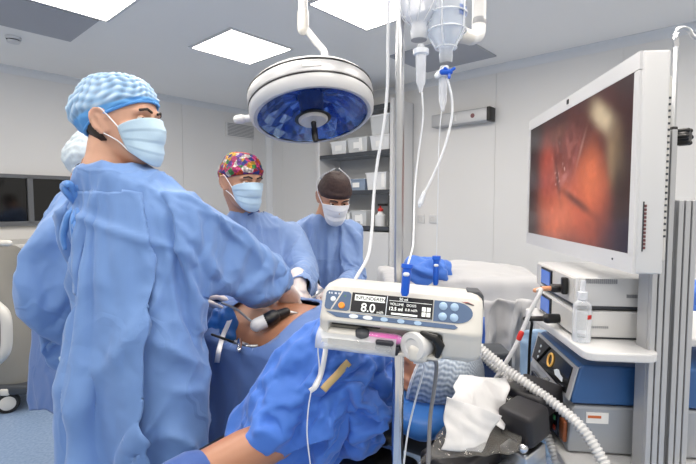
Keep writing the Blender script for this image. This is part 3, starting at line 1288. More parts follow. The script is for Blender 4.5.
def wrinkle(v, f, bones, amp=1.0, seed=0, freeze=None, deep=1.0):
    """fabric folds: long soft folds along each limb, tension creases, crumpled facets"""
    n = normals(v, f)
    n = nsmooth(f, len(v), n, 3)
    n /= np.maximum(np.linalg.norm(n, axis=1, keepdims=True), 1e-9)
    ax, al, idx, _ = bone_axis(v, bones)
    ax = nsmooth(f, len(v), ax, 8)
    ax /= np.maximum(np.linalg.norm(ax, axis=1, keepdims=True), 1e-9)
    # coordinates compressed along the axis -> folds run along it
    p = v - 0.78 * ax * np.sum(v * ax, 1, keepdims=True)
    d = 0.011 * deep * (1 - 2 * np.abs(vnoise(p * 9.0, seed)))
    d += 0.006 * deep * (1 - 2 * np.abs(vnoise(p * 19.0 + 7, seed + 1)))
    # oblique tension folds
    sk = nrm(V3(0.5, 0.3, 0.8))
    p2 = v - 0.7 * (ax * 0.6 + sk * 0.5) * np.sum(v * nrm(sk), 1, keepdims=True)
    d += 0.006 * (1 - 2 * np.abs(vnoise(p2 * 13.0, seed + 2)))
    d += 0.0065 * crumple(v, 7.0, seed, 5)
    d += 0.0028 * crumple(v, 18.0, seed + 5, 5)
    if freeze is not None:
        d = d * freeze(v)
    return v + n * (d * amp)[:, None]


def person(name_loc, label, H, F, secs, arms, legs, gown_m, neck, skin, gloves, seed=0, pelvis=None, gown_voxel=0.0085, sleeve=(0.098, 0.088, 0.075, 0.055), gown_label=None, amp=1.0, frames=38, grow=0.2, bend=0.8, stiff=12):
    """secs: gown sections (z, cx, cy, rx, ry); arms: {side: (shoulder, elbow, wrist, hand dir, palm normal, thumb side, curl)}"""
    root = thing('person', name_loc, label, 'person')
    F = nrm(V3(F[0], F[1], 0))
    Rt = V3(F[1], -F[0], 0)
    # --- the body: one continuous surface
    sh = H.shapes(neck)
    bs = []
    for z, cx, cy, rx, ry in secs:
        if z > 0.78:
            k = 0.8 if z < 1.5 else 0.82
            bs.append((V3(cx, cy, z - 0.012), Rt, F, rx * k, ry * k, 2.3))
    sh_core = loft(bs, 24)
    sh.append(sh_core)
    arm_core = []
    gl = []
    for side, (s, e, w, hd, pn, th, curl) in arms.items():
        sh.append(tube([s, (np.asarray(s) + e) / 2, e], [0.055, 0.048, 0.04], 14))
        sh.append(tube([e, np.asarray(e) * 0.65 + np.asarray(w) * 0.35, w], [0.041, 0.042, 0.027], 14))
        arm_core += [sh[-2], sh[-1]]
        sh += hand(w, hd, pn, th, curl, r=0.86)
        gl.append((w, hd, pn, th, curl))
    for (h, k, a, toe) in legs:
        sh.append(tube([h, k], [0.075, 0.055], 14))
        sh.append(tube([k, np.asarray(k) * 0.7 + np.asarray(a) * 0.3, a], [0.055, 0.056, 0.036], 14))
        sh.append(tube([np.asarray(a) + V3(0, 0, -0.03), np.asarray(a) + (np.asarray(toe) - a) * 0.6, toe], [(0.042, 0.042), (0.04, 0.035), (0.035, 0.025)], 12))
    v, f = remesh(sh, 0.0055, 3)
    MB().add(v, f).build('body', skin, root, auto=False, recalc=False)
    # --- the gown: torso and sleeves as one draped garment
    gs = [loft([(V3(cx, cy, z), Rt, F, rx, ry, 2.15) for z, cx, cy, rx, ry in secs], 40)]
    bones = [(V3(secs[i][1], secs[i][2], secs[i][0]), V3(secs[i + 1][1], secs[i + 1][2], secs[i + 1][0]), (secs[i][3] + secs[i][4]) / 2) for i in range(len(secs) - 1)]
    cuffs = []
    for side, (s, e, w, hd, pn, th, curl) in arms.items():
        s, e, w = map(lambda q: np.asarray(q, float), (s, e, w))
        up = V3(0, 0, -0.012)
        pts = spline([s, (s + e) / 2 + up, e + up * 1.2, (e + w) / 2 + up, w], 4)
        rad = np.interp(np.linspace(0, 1, len(pts)), [0, 0.5, 0.8, 1], sleeve)
        gs.append(tube(pts, list(rad), 20))
        bones += [(s, e, sleeve[1]), (e, w, sleeve[2])]
        cuffs.append(w)
    cv, cf = remesh(gs, 0.0138, 8)
    zmax, zmin = max(q[0] for q in secs), min(q[0] for q in secs)
    ws = [(np.asarray(a_[2], float), nrm(np.asarray(a_[2], float) - a_[1])) for a_ in arms.values()]

    def opening(c, nn):
        m = ((c[:, 2] < zmin + 0.02) & (nn[:, 2] < -0.4)) | ((c[:, 2] > zmax - 0.012) & (nn[:, 2] > 0.5))
        for w, d in ws:
            near = np.linalg.norm(c - w, axis=1) < 0.14
            m |= near & (((c - w) @ d) > 0.008)
        return m
    cv, cf = cut_faces(cv, cf, opening)
    pin = np.clip((cv[:, 2] - (zmax - 0.05)) / 0.03, 0, 1)
    for w, d in ws:
        near = np.linalg.norm(cv - w, axis=1) < 0.16
        pin = np.maximum(pin, near * np.clip((((cv - w) @ d) + 0.05) / 0.03, 0, 1))
    # what the cloth lies on: trunk, upper arms, forearms
    core = [sh_core] + arm_core + [tube([h, k], [0.095, 0.09], 14) for (h, k, a, toe) in legs]
    bv, bf = remesh(core, 0.014, 3)
    v, f = drape_cloth(cv, cf, [(bv, bf)], pin, frames=frames, grow=grow, bend=bend, stiff=stiff, quality=7)
    v, f = subdivide(v, f, 1)
    v = creases(v, f, bones, 0.016 * amp, seed)
    global GV, GF
    GV, GF = v, f
    g = MB().add(v, f).build('surgical_gown', gown_m, root, auto=False, recalc=False, solid=0.002, offset=0)
    if gown_label:
        g['label'] = gown_label
    for (w, hd, pn, th, curl) in gl:
        hv, hf = remesh(hand(w, hd, pn, th, curl, r=1.08) + [tube([np.asarray(w) - nrm(hd) * 0.05, np.asarray(w) + nrm(hd) * 0.02], [0.037, 0.031], 14)], 0.003, 2)
        MB().add(hv, hf).build('glove', gloves, root, auto=False, recalc=False)
    # trouser legs and clogs under the hem
    for (h, k, a, toe) in legs:
        tv, tf = remesh([tube([h, k, np.asarray(a) + V3(0, 0, 0.0)], [0.085, 0.08, 0.07], 18)], 0.012, 3)
        MB().add(wrinkle(tv, tf, [(h, a, 0.08)], 0.4, seed + 3), tf).build('trouser_leg', M['scrub'], root, auto=False, recalc=False)
        a, toe = np.asarray(a, float), np.asarray(toe, float)
        hd = nrm(V3(*(toe - a)[:2], 0))
        MB().tube([V3(a[0], a[1], 0.045) - hd * 0.05, V3(a[0], a[1], 0.045) + hd * 0.08, V3(toe[0], toe[1], 0.038) + hd * 0.02], [(0.044, 0.047), (0.043, 0.05), (0.036, 0.045)], 14).build('clog', M['white'], root)
    return root, g


def leg(x, y, hipz, F, sx, fwd=0.0):
    F = nrm(V3(F[0], F[1], 0))
    Rt = V3(F[1], -F[0], 0)
    b = V3(x, y, 0) + Rt * sx
    return (b + V3(0, 0, hipz), b + V3(0, 0, hipz * 0.53) + F * (0.02 + fwd), b + V3(0, 0, 0.1) + F * (-0.02 + fwd), b + V3(0, 0, 0.035) + F * (0.17 + fwd))


def sec_list(spec):
    return [tuple(q) for q in spec]


# ---- the surgeon in front, back to us
F1 = (0.25, 0.97)
H1 = Head(P(122, 122, 1.29), (0.985, -0.15, -0.03), skin='skin')
s1 = [(1.575, -0.672, 1.285, 0.066, 0.072), (1.548, -0.655, 1.285, 0.100, 0.088), (1.515, -0.625, 1.285, 0.155, 0.105), (1.46, -0.605, 1.285, 0.190, 0.125), (1.36, -0.60, 1.275, 0.192, 0.13),
      (1.18, -0.60, 1.265, 0.180, 0.128), (1.0, -0.59, 1.255, 0.195, 0.135), (0.75, -0.565, 1.245, 0.225, 0.15), (0.45, -0.555, 1.24, 0.25, 0.17), (0.3, -0.55, 1.24, 0.26, 0.18)]
hw1 = P(281, 284, 1.58)
arms1 = {'R': (V3(-0.47, 1.25, 1.44), P(222, 230, 1.38), hw1, nrm(P(297, 313, 1.68) - hw1), nrm(V3(0.3, -0.1, -0.9)), 1, [0.4, 0.5, 0.6, 0.7, 0.7]),
         'L': (V3(-0.765, 1.33, 1.44), V3(-0.76, 1.48, 1.20), V3(-0.56, 1.57, 1.14), nrm(V3(0.7, 0.35, -0.05)), V3(0, 0, -1), -1, 0.5)}
pers1, g1 = person((-0.6, 1.29, 0), 'person in blue gown and pleated blue cap seen from behind, reaching over the patient', H1, F1, s1, arms1,
                   [leg(-0.58, 1.25, 0.95, F1, -0.085), leg(-0.58, 1.25, 0.95, F1, 0.085)], M['gown'], V3(-0.685, 1.285, 1.54), M['skin'], M['glove'], seed=3, sleeve=(0.092, 0.078, 0.064, 0.045), amp=1.25)
G1V, G1F = GV, GF
H1.eyes(pers1)
H1.hair(pers1, -0.06, 0.05)
H1.mask(pers1, M['mask_blue'])
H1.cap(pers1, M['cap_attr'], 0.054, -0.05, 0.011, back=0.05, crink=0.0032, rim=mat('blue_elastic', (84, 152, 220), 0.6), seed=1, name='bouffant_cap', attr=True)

# the overlapping back flap of the gown hangs open below the arm
gv, gf = G1V, G1F
gn = normals(gv, gf)
bx = np.interp(gv[:, 2], [0.3, 0.7, 0.9, 1.08, 1.2, 1.32, 1.5], [-0.49, -0.50, -0.515, -0.52, -0.505, -0.50, -0.54])
gv = gv.copy()
edge_ = np.abs(gv[:, 0] - bx) < 0.0055
gv[edge_, 0] = bx[edge_] - 1e-5
on_arm = bone_axis(gv, [(arms1['R'][0], arms1['R'][1], 0.08), (V3(-0.6, 1.27, 0.3), V3(-0.62, 1.28, 1.5), 0.17)])[2] == 0
sel = (gv[:, 0] < bx) & (gn @ V3(*F1, 0) < 0.25) & (gv[:, 2] < 1.50) & ~on_arm
gq = [t for t in gf if all(sel[i] for i in t)]
used = np.unique([i for t in gq for i in t])
mp = np.full(len(gv), -1)
mp[used] = np.arange(len(used))
lift = 0.004 + 0.016 * np.clip((1.42 - gv[:, 2]) / 0.5, 0, 1) + 0.02 * np.clip(1 - (bx - gv[:, 0]) / 0.10, 0, 1) * np.clip((1.3 - gv[:, 2]) / 0.3, 0, 1)
fv = (gv + gn * lift[:, None])[used]
ff_ = [tuple(mp[i] for i in t) for t in gq]

MB().add(fv, ff_).build('gown_back_flap', M['gown'], pers1, auto=False, recalc=False, solid=0.002)

# neck tie bow and the knot of the side tie
def loop_ribbon(pts, w, name):
    sp = spline(pts, 6)
    G = []
    for i, p in enumerate(sp):
        t_ = nrm(sp[min(i + 1, len(sp) - 1)] - sp[max(i - 1, 0)])
        sd_ = nrm(np.cross(t_, V3(0.2, -1, 0.15)))
        k = 0.5 + 0.5 * math.sin(PI * i / (len(sp) - 1))
        G.append([p - sd_ * w / 2 * k, p + V3(0, -0.006, 0) * k, p + sd_ * w / 2 * k])
    return MB().grid(np.array(G)).build(name, M['gown_tie'], pers1, solid=0.0015, auto=False)


M['gown_tie'] = fabric('bright_blue_tie', (84, 136, 204), crease=40)
kn = P(76, 205, 1.235)
loop_ribbon([P(90, 168, 1.24), P(82, 180, 1.225), P(76, 192, 1.215), kn], 0.02, 'neck_tie')
loop_ribbon([kn, P(69, 195, 1.21), P(64, 186, 1.205), P(71, 186, 1.20), kn], 0.022, 'tie_loop')
loop_ribbon([kn, P(79, 215, 1.20), P(84, 230, 1.20), P(76, 226, 1.19), kn], 0.024, 'tie_loop')
loop_ribbon([kn, P(69, 214, 1.215), P(65, 226, 1.215), P(63, 238, 1.215), P(65, 250, 1.215)], 0.02, 'tie_end')
loop_ribbon([kn, P(74, 218, 1.20), P(74, 232, 1.20), P(77, 250, 1.205)], 0.02, 'tie_end')
MB().tube([P(61, 358, 1.2), P(64, 364, 1.2)], [(0.006, 0.005), (0.008, 0.006)], 12).build('side_tie_knot', M['mask_blue'], pers1)

# ---- the surgeon behind on the left
F4 = (0.93, 0.36)
H4 = Head(P(99, 165, 1.72), (0.97, 0.22, -0.12))
s4 = [(1.53, -0.985, 1.71, 0.068, 0.072), (1.49, -0.99, 1.71, 0.12, 0.095), (1.44, -1.0, 1.70, 0.17, 0.12), (1.33, -1.0, 1.70, 0.195, 0.14), (1.15, -0.98, 1.70, 0.18, 0.155),
      (0.95, -0.925, 1.70, 0.17, 0.15), (0.7, -0.91, 1.70, 0.185, 0.16), (0.42, -0.91, 1.70, 0.205, 0.18), (0.3, -0.91, 1.70, 0.215, 0.19)]
arms4 = {'R': (V3(-0.98, 1.55, 1.38), P(36, 256, 1.50), V3(-0.86, 1.63, 1.08), nrm(V3(0.9, 0.3, 0.0)), V3(0, 0, -1), 1, 0.5),
         'L': (V3(-1.05, 1.87, 1.38), V3(-0.98, 1.98, 1.12), V3(-0.76, 1.94, 1.14), nrm(V3(1, -0.2, -0.05)), V3(0, 0, -1), -1, 0.5)}
pers4, g4 = person((-0.97, 1.7, 0), 'person in blue gown half hidden behind the front surgeon at the left, elbow bent outward', H4, F4, s4, arms4,
                   [leg(-0.92, 1.7, 0.9, F4, -0.075), leg(-0.92, 1.7, 0.9, F4, 0.075)], M['gown'], V3(-0.985, 1.71, 1.5), M['skin2'], M['glove'], seed=11, sleeve=(0.11, 0.115, 0.10, 0.06), amp=1.0)
H4.eyes(pers4)
H4.hair(pers4, -0.06, 0.05)
H4.mask(pers4, M['mask_blue'])
H4.cap(pers4, mat('pale_gauze_cap', (196, 208, 216), 0.7, var=(60, 0.12)), 0.055, -0.05, 0.012, back=0.015, crink=0.002, rim=M['cord'], seed=5, name='bouffant_cap')

# ---- the surgeon in the flowered cap
F2 = (0.42, -0.9)
H2 = Head(P(241, 181, 2.04), (0.74, -0.66, -0.16))
s2 = [(1.44, -0.482, 2.12, 0.066, 0.070), (1.405, -0.472, 2.14, 0.11, 0.09), (1.36, -0.46, 2.16, 0.175, 0.115), (1.27, -0.452, 2.19, 0.205, 0.13), (1.1, -0.455, 2.20, 0.20, 0.14),
      (0.9, -0.46, 2.21, 0.215, 0.15), (0.6, -0.46, 2.22, 0.24, 0.18), (0.3, -0.46, 2.22, 0.26, 0.2)]
hw2 = P(299, 286, 1.88)
arms2 = {'L': (V3(-0.29, 2.23, 1.31), P(304, 268, 2.08), hw2, nrm(P(303, 314, 1.80) - hw2), V3(-0.6, 0.3, -0.7), 1, [0.4, 0.55, 0.6, 0.7, 0.7]),
         'R': (V3(-0.62, 2.10, 1.31), V3(-0.69, 1.92, 1.10), P(213, 302, 1.76), nrm(V3(0.75, -0.2, -0.12)), V3(0, 0, -1), -1, [0.4, 0.6, 0.7, 0.8, 0.8])}
pers2, g2 = person((-0.455, 2.2, 0), 'person in blue gown and bright flowered cap with blue mask looking right', H2, F2, s2, arms2,
                   [leg(-0.46, 2.21, 0.88, F2, -0.085), leg(-0.46, 2.21, 0.88, F2, 0.085)], M['gown2'], V3(-0.482, 2.12, 1.41), M['skin2'], M['glove'], seed=21, sleeve=(0.09, 0.08, 0.068, 0.048))
H2.eyes(pers2)
H2.hair(pers2, -0.045, 0.05)
H2.mask(pers2, M['mask_blue'])
H2.cap(pers2, M['cap_floral'], 0.042, -0.03, 0.010, back=0.012, crink=0.0008, seed=9)
MB().tube([V3(-0.488, 2.118, 1.418) + V3(math.cos(a) * 0.064, math.sin(a) * 0.068, 0.012 - 0.03 * max(0, -math.sin(a + 0.5))) for a in np.linspace(0, 2 * PI, 25)], 0.008, 8, caps=False).build('scrub_collar', M['scrub'], pers2)

# ---- the surgeon bending down at the back
F3 = (0.16, -0.98)
H3 = Head(P(334, 196, 2.40), (0.30, -0.78, -0.52))
s3 = [(1.42, -0.115, 2.50, 0.066, 0.070), (1.385, -0.135, 2.52, 0.10, 0.09), (1.34, -0.15, 2.54, 0.155, 0.11), (1.25, -0.155, 2.55, 0.18, 0.125), (1.07, -0.155, 2.56, 0.175, 0.135),
      (0.9, -0.155, 2.57, 0.19, 0.15), (0.6, -0.155, 2.58, 0.21, 0.17), (0.3, -0.155, 2.58, 0.23, 0.19)]
hw3 = P(313, 288, 2.12)
arms3 = {'L': (V3(-0.005, 2.53, 1.30), V3(0.03, 2.42, 1.07), P(338, 293, 2.15), nrm(V3(-0.5, -0.8, -0.15)), V3(0, 0, -1), 1, 0.55),
         'R': (V3(-0.305, 2.49, 1.30), V3(-0.30, 2.36, 1.10), hw3, nrm(P(321, 298, 2.02) - hw3), V3(0.2, 0, -1), -1, [0.4, 0.6, 0.7, 0.8, 0.8])}
pers3, g3 = person((-0.155, 2.57, 0), 'person in blue gown with dark cap and white mask, head bent down over the table', H3, F3, s3, arms3,
                   [leg(-0.155, 2.58, 0.86, F3, -0.085), leg(-0.155, 2.58, 0.86, F3, 0.085)], M['gown2'], V3(-0.115, 2.5, 1.39), M['skin2'], M['glove'], seed=31, sleeve=(0.082, 0.074, 0.066, 0.048))
H3.eyes(pers3)
H3.hair(pers3, -0.05, 0.05)
H3.mask(pers3, M['mask_white'], loops='tie', tent=0.014)
H3.cap(pers3, M['cap_dark'], 0.036, -0.03, 0.009, crink=0.0006, seed=13)
# ------------------------------------------------------------------ operating table and patient
# table frame: origin under the head, W head -> feet, L towards the camera-left side
T0 = V3(0.225, 1.285, 0)
TW = nrm(V3(-0.83, 0.56, 0))
TL = nrm(V3(-0.56, -0.83, 0))
TA = np.array([TW, TL, [0, 0, 1]])


def TP(s, l, z):
    return T0 + TW * s + TL * l + V3(0, 0, z)


TOP = 0.865
t = thing('operating_table', TP(0.9, 0, 0), 'operating table with black padded sections under the patient', 'operating table')
for (s0, s1_, l0, l1, z) in ((-0.17, 0.12, -0.14, 0.14, TOP), (0.14, 0.9, -0.225, 0.225, TOP), (0.92, 1.75, -0.225, 0.225, TOP)):
    MB().box(TP((s0 + s1_) / 2, (l0 + l1) / 2, z - 0.035), (s1_ - s0, l1 - l0, 0.07), TA, 0.02).build('table_pad', M['pad'], t)
MB().box(TP(0.95, 0, TOP - 0.09), (1.6, 0.42, 0.03), TA).build('frame', M['steel'], t, smooth=False)
for l in (-0.232, 0.232):
    MB().box(TP(0.95, l, TOP - 0.09), (1.6, 0.012, 0.03), TA, 0.002).build('side_rail', M['steel'], t, smooth=False)
MB().box(TP(1.0, 0, 0.43), (0.36, 0.3, 0.68), TA, 0.03).build('column', M['steel'], t)
MB().box(TP(1.0, 0, 0.06), (0.8, 0.4, 0.12), TA, 0.03).build('base', M['dgrey'], t)
# head plate with its black swivel knob and chrome cap
k0 = P(375, 438, 1.09)
MB().tube([k0 + V3(-0.035, -0.01, 0.02), k0 + V3(0.03, 0.05, -0.01)], 0.034, 18).build('knob', M['black'], t)
MB().tube([k0 + V3(-0.05, -0.03, 0.025), k0 + V3(-0.03, -0.01, 0.018)], 0.018, 14).build('knob_cap', M['chrome'], t)
MB().box(P(365, 452, 1.12) + V3(0, 0, -0.03), (0.26, 0.12, 0.06), TA, 0.02).build('clamp', M['black'], t)
# arm board for the left arm
ab = MB()
A0, A1_ = TP(0.33, 0.26, TOP), V3(-0.46, 0.82, TOP)
d = nrm(A1_ - A0)
sd = np.cross(V3(0, 0, 1), d)
ab.box((A0 + A1_) / 2 + V3(0, 0, -0.04), (np.linalg.norm(A1_ - A0) + 0.14, 0.15, 0.06), np.array([d, sd, [0, 0, 1]]), 0.02)
ab.build('arm_board', M['pad'], t)
# right-hand shoulder cushions beside the head
cA, cB = P(452, 462, 0.97), P(543, 398, 1.17)
d = nrm(cB - cA)
sd = nrm(np.cross(V3(0, 0, 1), d))
uu = np.cross(d, sd)
AX = np.array([d, sd, uu])
MB().box((cA + cB) / 2 + uu * -0.03 + sd * 0.02, (np.linalg.norm(cB - cA) + 0.06, 0.12, 0.07), AX, 0.014).build('shoulder_pad', M['pad'], t)
q = P(524, 421, 1.0)
MB().box(q, (0.08, 0.085, 0.075), AX, 0.012).build('side_pad', M['pad'], t)
MB().box(P(533, 396, 1.11), (0.10, 0.11, 0.06), AX, 0.012).build('end_pad', M['pad'], t)
MB().box(P(523, 455, 1.0), (0.075, 0.07, 0.055), AX, 0.004).box(P(512, 466, 0.99), (0.1, 0.03, 0.03), AX, 0.003).build('bracket', M['steel'], t)
MB().tube([P(523, 448, 0.965), P(523, 448, 0.945)], 0.011, 12).build('bolt', M['chrome'], t)

# ---- the patient: one continuous body lying face up
HP = Head(TP(0.0, 0.0, TOP + 0.115), (-0.10, -0.02, 1.0), up=-TW)
sh = HP.shapes(TP(0.23, 0, TOP + 0.10), 0.058)
secs = []
for s, rx, rz, zc in ((0.17, 0.08, 0.06, 0.095), (0.21, 0.16, 0.085, 0.10), (0.28, 0.2, 0.105, 0.11), (0.42, 0.185, 0.12, 0.12), (0.56, 0.18, 0.12, 0.12),
                      (0.68, 0.19, 0.128, 0.128), (0.8, 0.195, 0.128, 0.128), (0.92, 0.19, 0.115, 0.115), (1.02, 0.185, 0.10, 0.10), (1.08, 0.15, 0.08, 0.09)):
    secs.append((TP(s, 0, TOP + zc), TL, V3(0, 0, 1), rx, rz, 2.3))
sh.append(loft(secs, 32))
for sd_ in (-1, 1):
    sh.append(tube([TP(1.0, sd_ * 0.09, TOP + 0.09), TP(1.42, sd_ * 0.1, TOP + 0.085), TP(1.78, sd_ * 0.1, TOP + 0.06)], [0.09, 0.06, 0.042], 16))
    sh.append(tube([TP(1.78, sd_ * 0.1, TOP + 0.06), TP(1.8, sd_ * 0.11, TOP + 0.2)], [0.042, 0.03], 12))
# left arm out on the arm board towards the camera
S_ = TP(0.30, 0.19, TOP + 0.10)
E_ = PZ(280, 437, TOP + 0.062)
W_ = PZ(136, 503, TOP + 0.045)
sh.append(tube([S_, S_ * 0.5 + E_ * 0.5, E_], [0.062, 0.054, 0.044], 18))
sh.append(tube([E_, E_ * 0.7 + W_ * 0.3, W_], [0.046, 0.05, 0.03], 18))
hd = nrm(W_ - E_)
sh += hand(W_, hd, V3(0, 0, 1), 1, 0.35)
# right arm along the body
S2 = TP(0.30, -0.19, TOP + 0.09)
E2_ = TP(0.6, -0.24, TOP + 0.07)
W2 = TP(0.86, -0.23, TOP + 0.06)
sh.append(tube([S2, E2_], [0.056, 0.042], 14))
sh.append(tube([E2_, W2], [0.042, 0.028], 14))
sh += hand(W2, TW, V3(0, 0, -1), 1, 0.3)
v, f = remesh(sh, 0.0055, 4)
PTV, PTF = v, f
pt = thing('person', TP(0.3, 0, TOP), 'person lying on the operating table under blue drapes, gauze cap on head', 'person')
MB().add(v, f).build('body', M['skin_pt'], pt, auto=False, recalc=False)
HP.eyes(pt)


def gauze():
    m = mat('grey_gauze_cap', (176, 190, 204), 0.75)
    nt = m.node_tree
    bs = nt.nodes['Principled BSDF']
    at = nt.nodes.new('ShaderNodeAttribute')
    at.attribute_name = 'Col'
    nt.links.new(at.outputs['Color'], bs.inputs['Base Color'])
    return m


# gathered gauze cap round the crown of the lying head
na, nt_ = 240, 60
G = np.zeros((nt_, na, 3))
cc = np.zeros((nt_, na))
for i in range(nt_):
    t_ = i / (nt_ - 1)
    for j in range(na):
        a = 2 * PI * j / na
        rim_u = 0.0 + 0.045 * math.cos(a)
        u = rim_u + (0.165 - rim_u) * math.sin(t_ * PI / 2)
        r = math.cos(t_ * PI / 2) ** 0.6 if i < nt_ - 1 else 0
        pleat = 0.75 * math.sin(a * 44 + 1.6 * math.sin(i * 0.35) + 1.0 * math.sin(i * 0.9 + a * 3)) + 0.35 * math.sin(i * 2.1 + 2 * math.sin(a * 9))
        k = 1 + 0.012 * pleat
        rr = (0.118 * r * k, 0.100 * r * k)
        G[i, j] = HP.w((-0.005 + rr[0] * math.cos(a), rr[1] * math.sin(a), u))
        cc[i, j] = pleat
cap = MB().grid(G, wrap=True).build('bouffant_cap', gauze(), pt, auto=False)
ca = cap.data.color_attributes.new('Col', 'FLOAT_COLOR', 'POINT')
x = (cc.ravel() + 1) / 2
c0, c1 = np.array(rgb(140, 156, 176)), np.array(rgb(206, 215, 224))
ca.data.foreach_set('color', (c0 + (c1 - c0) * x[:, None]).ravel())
MB().tube([G[0, j] for j in range(na)] + [G[0, 0]], 0.004, 8, caps=False).build('elastic_band', M['cord'], cap)
# breathing mask on the face
MB().lathe([(0.05, 0.0), (0.046, 0.03), (0.03, 0.05), (0.012, 0.058), (0.012, 0.075)], HP.w((0.085, 0, -0.05)), HP.A[0], 20).build('breathing_mask', clear_mat('clear_mask_plastic', (225, 228, 230), 0.5), pt)
# dark blue wrist strap on the arm board
wd = nrm(E_ - W_)
sx = nrm(np.cross(wd, V3(0, 0, 1)))
uz = np.cross(sx, wd)
MB().tube([W_ * 0.66 + E_ * 0.34, W_ * 0.80 + E_ * 0.20], [(0.054, 0.05), (0.05, 0.046)], 20, ref=sx).build('wrist_strap', M['scrub'], pt)
fp = W_ + hd * 0.165 + V3(0, 0, 0.02)


# ---- blue sheet over the patient, open over the abdomen
def sheet(sv, lv, fn, seed, hole=None, keep=None):
    G = np.array([[fn(s, l) for l in lv] for s in sv])
    mb = MB()
    nu, nv = G.shape[:2]
    fs = []
    for i in range(nu - 1):
        for j in range(nv - 1):
            s, l = (sv[i] + sv[i + 1]) / 2, (lv[j] + lv[j + 1]) / 2
            if hole and hole(s, l):
                continue
            fs.append((i * nv + j, i * nv + j + 1, (i + 1) * nv + j + 1, (i + 1) * nv + j))
    v = G.reshape(-1, 3)
    return v, fs


def body_top(s):
    ss = [0.22, 0.28, 0.42, 0.56, 0.68, 0.8, 0.92, 1.02, 1.12, 1.45, 1.8, 1.95]
    zz = [0.2, 0.225, 0.25, 0.25, 0.265, 0.268, 0.24, 0.215, 0.2, 0.18, 0.24, 0.2]
    return TOP + float(np.interp(s, ss, zz))


def drape_fn(s, a):
    """a: arc position across; 0 = middle line, + = towards the camera-left side"""
    zt = body_top(s) + 0.006
    w = 0.245
    if abs(a) < w:
        k = abs(a) / w
        return TP(s, a, zt - 0.09 * k ** 3 - 0.02 * k)
    over = abs(a) - w
    sg = 1 if a > 0 else -1
    flare = 0.02 + 0.02 * over
    fold = 0.016 * math.sin(s * 17 + 2.0 * math.sin(s * 5)) * min(1, over * 4) * sg
    return TP(s, sg * (w + flare * min(1, over * 3)) + fold, zt - 0.11 - over * 0.97)


sv = np.concatenate([np.linspace(0.24, 0.85, 110), np.linspace(0.86, 1.95, 80)])
lv = np.concatenate([np.linspace(-0.74, -0.25, 45), np.linspace(-0.24, 0.26, 90), np.linspace(0.27, 0.76, 45)])
HS, HL = 0.53, 0.085
hr = lambda s, l: (((s - HS) / 0.135) ** 4 + ((l - HL) / 0.15) ** 4) ** 0.25
hole = lambda s, l: hr(s, l) < 0.995


def snapped(s, l):
    """grid points next to the opening slide onto its rim"""
    r = hr(s, l)
    if 0.93 < r < 1.07:
        s, l = HS + (s - HS) / r, HL + (l - HL) / r
    return drape_fn(s, l)


v, f = sheet(sv, lv, snapped, 1, hole)
n = normals(v, f)
d = 0.006 * crumple(v, 6.0, 3) + 0.004 * crumple(v, 14.0, 4) + 0.008 * vnoise(v * 7.0, 5)
v = v + n * (np.abs(d) * 0.9 * np.where(n[:, 2] > 0.1, 1, np.sign(np.sum(n * (v - (T0 + V3(0, 0, 0.8))), 1))) * np.clip((np.array([hr((p - T0) @ TW, (p - T0) @ TL) for p in v]) - 1) * 8, 0, 1))[:, None]
DRV, DRF = v, f
o = MB().add(v, f).build('surgical_drape', M['drape_dark'], None, auto=False, solid=0.002)
tag(o, 'deep blue surgical drape over the patient, open around the bare abdomen', 'drape')


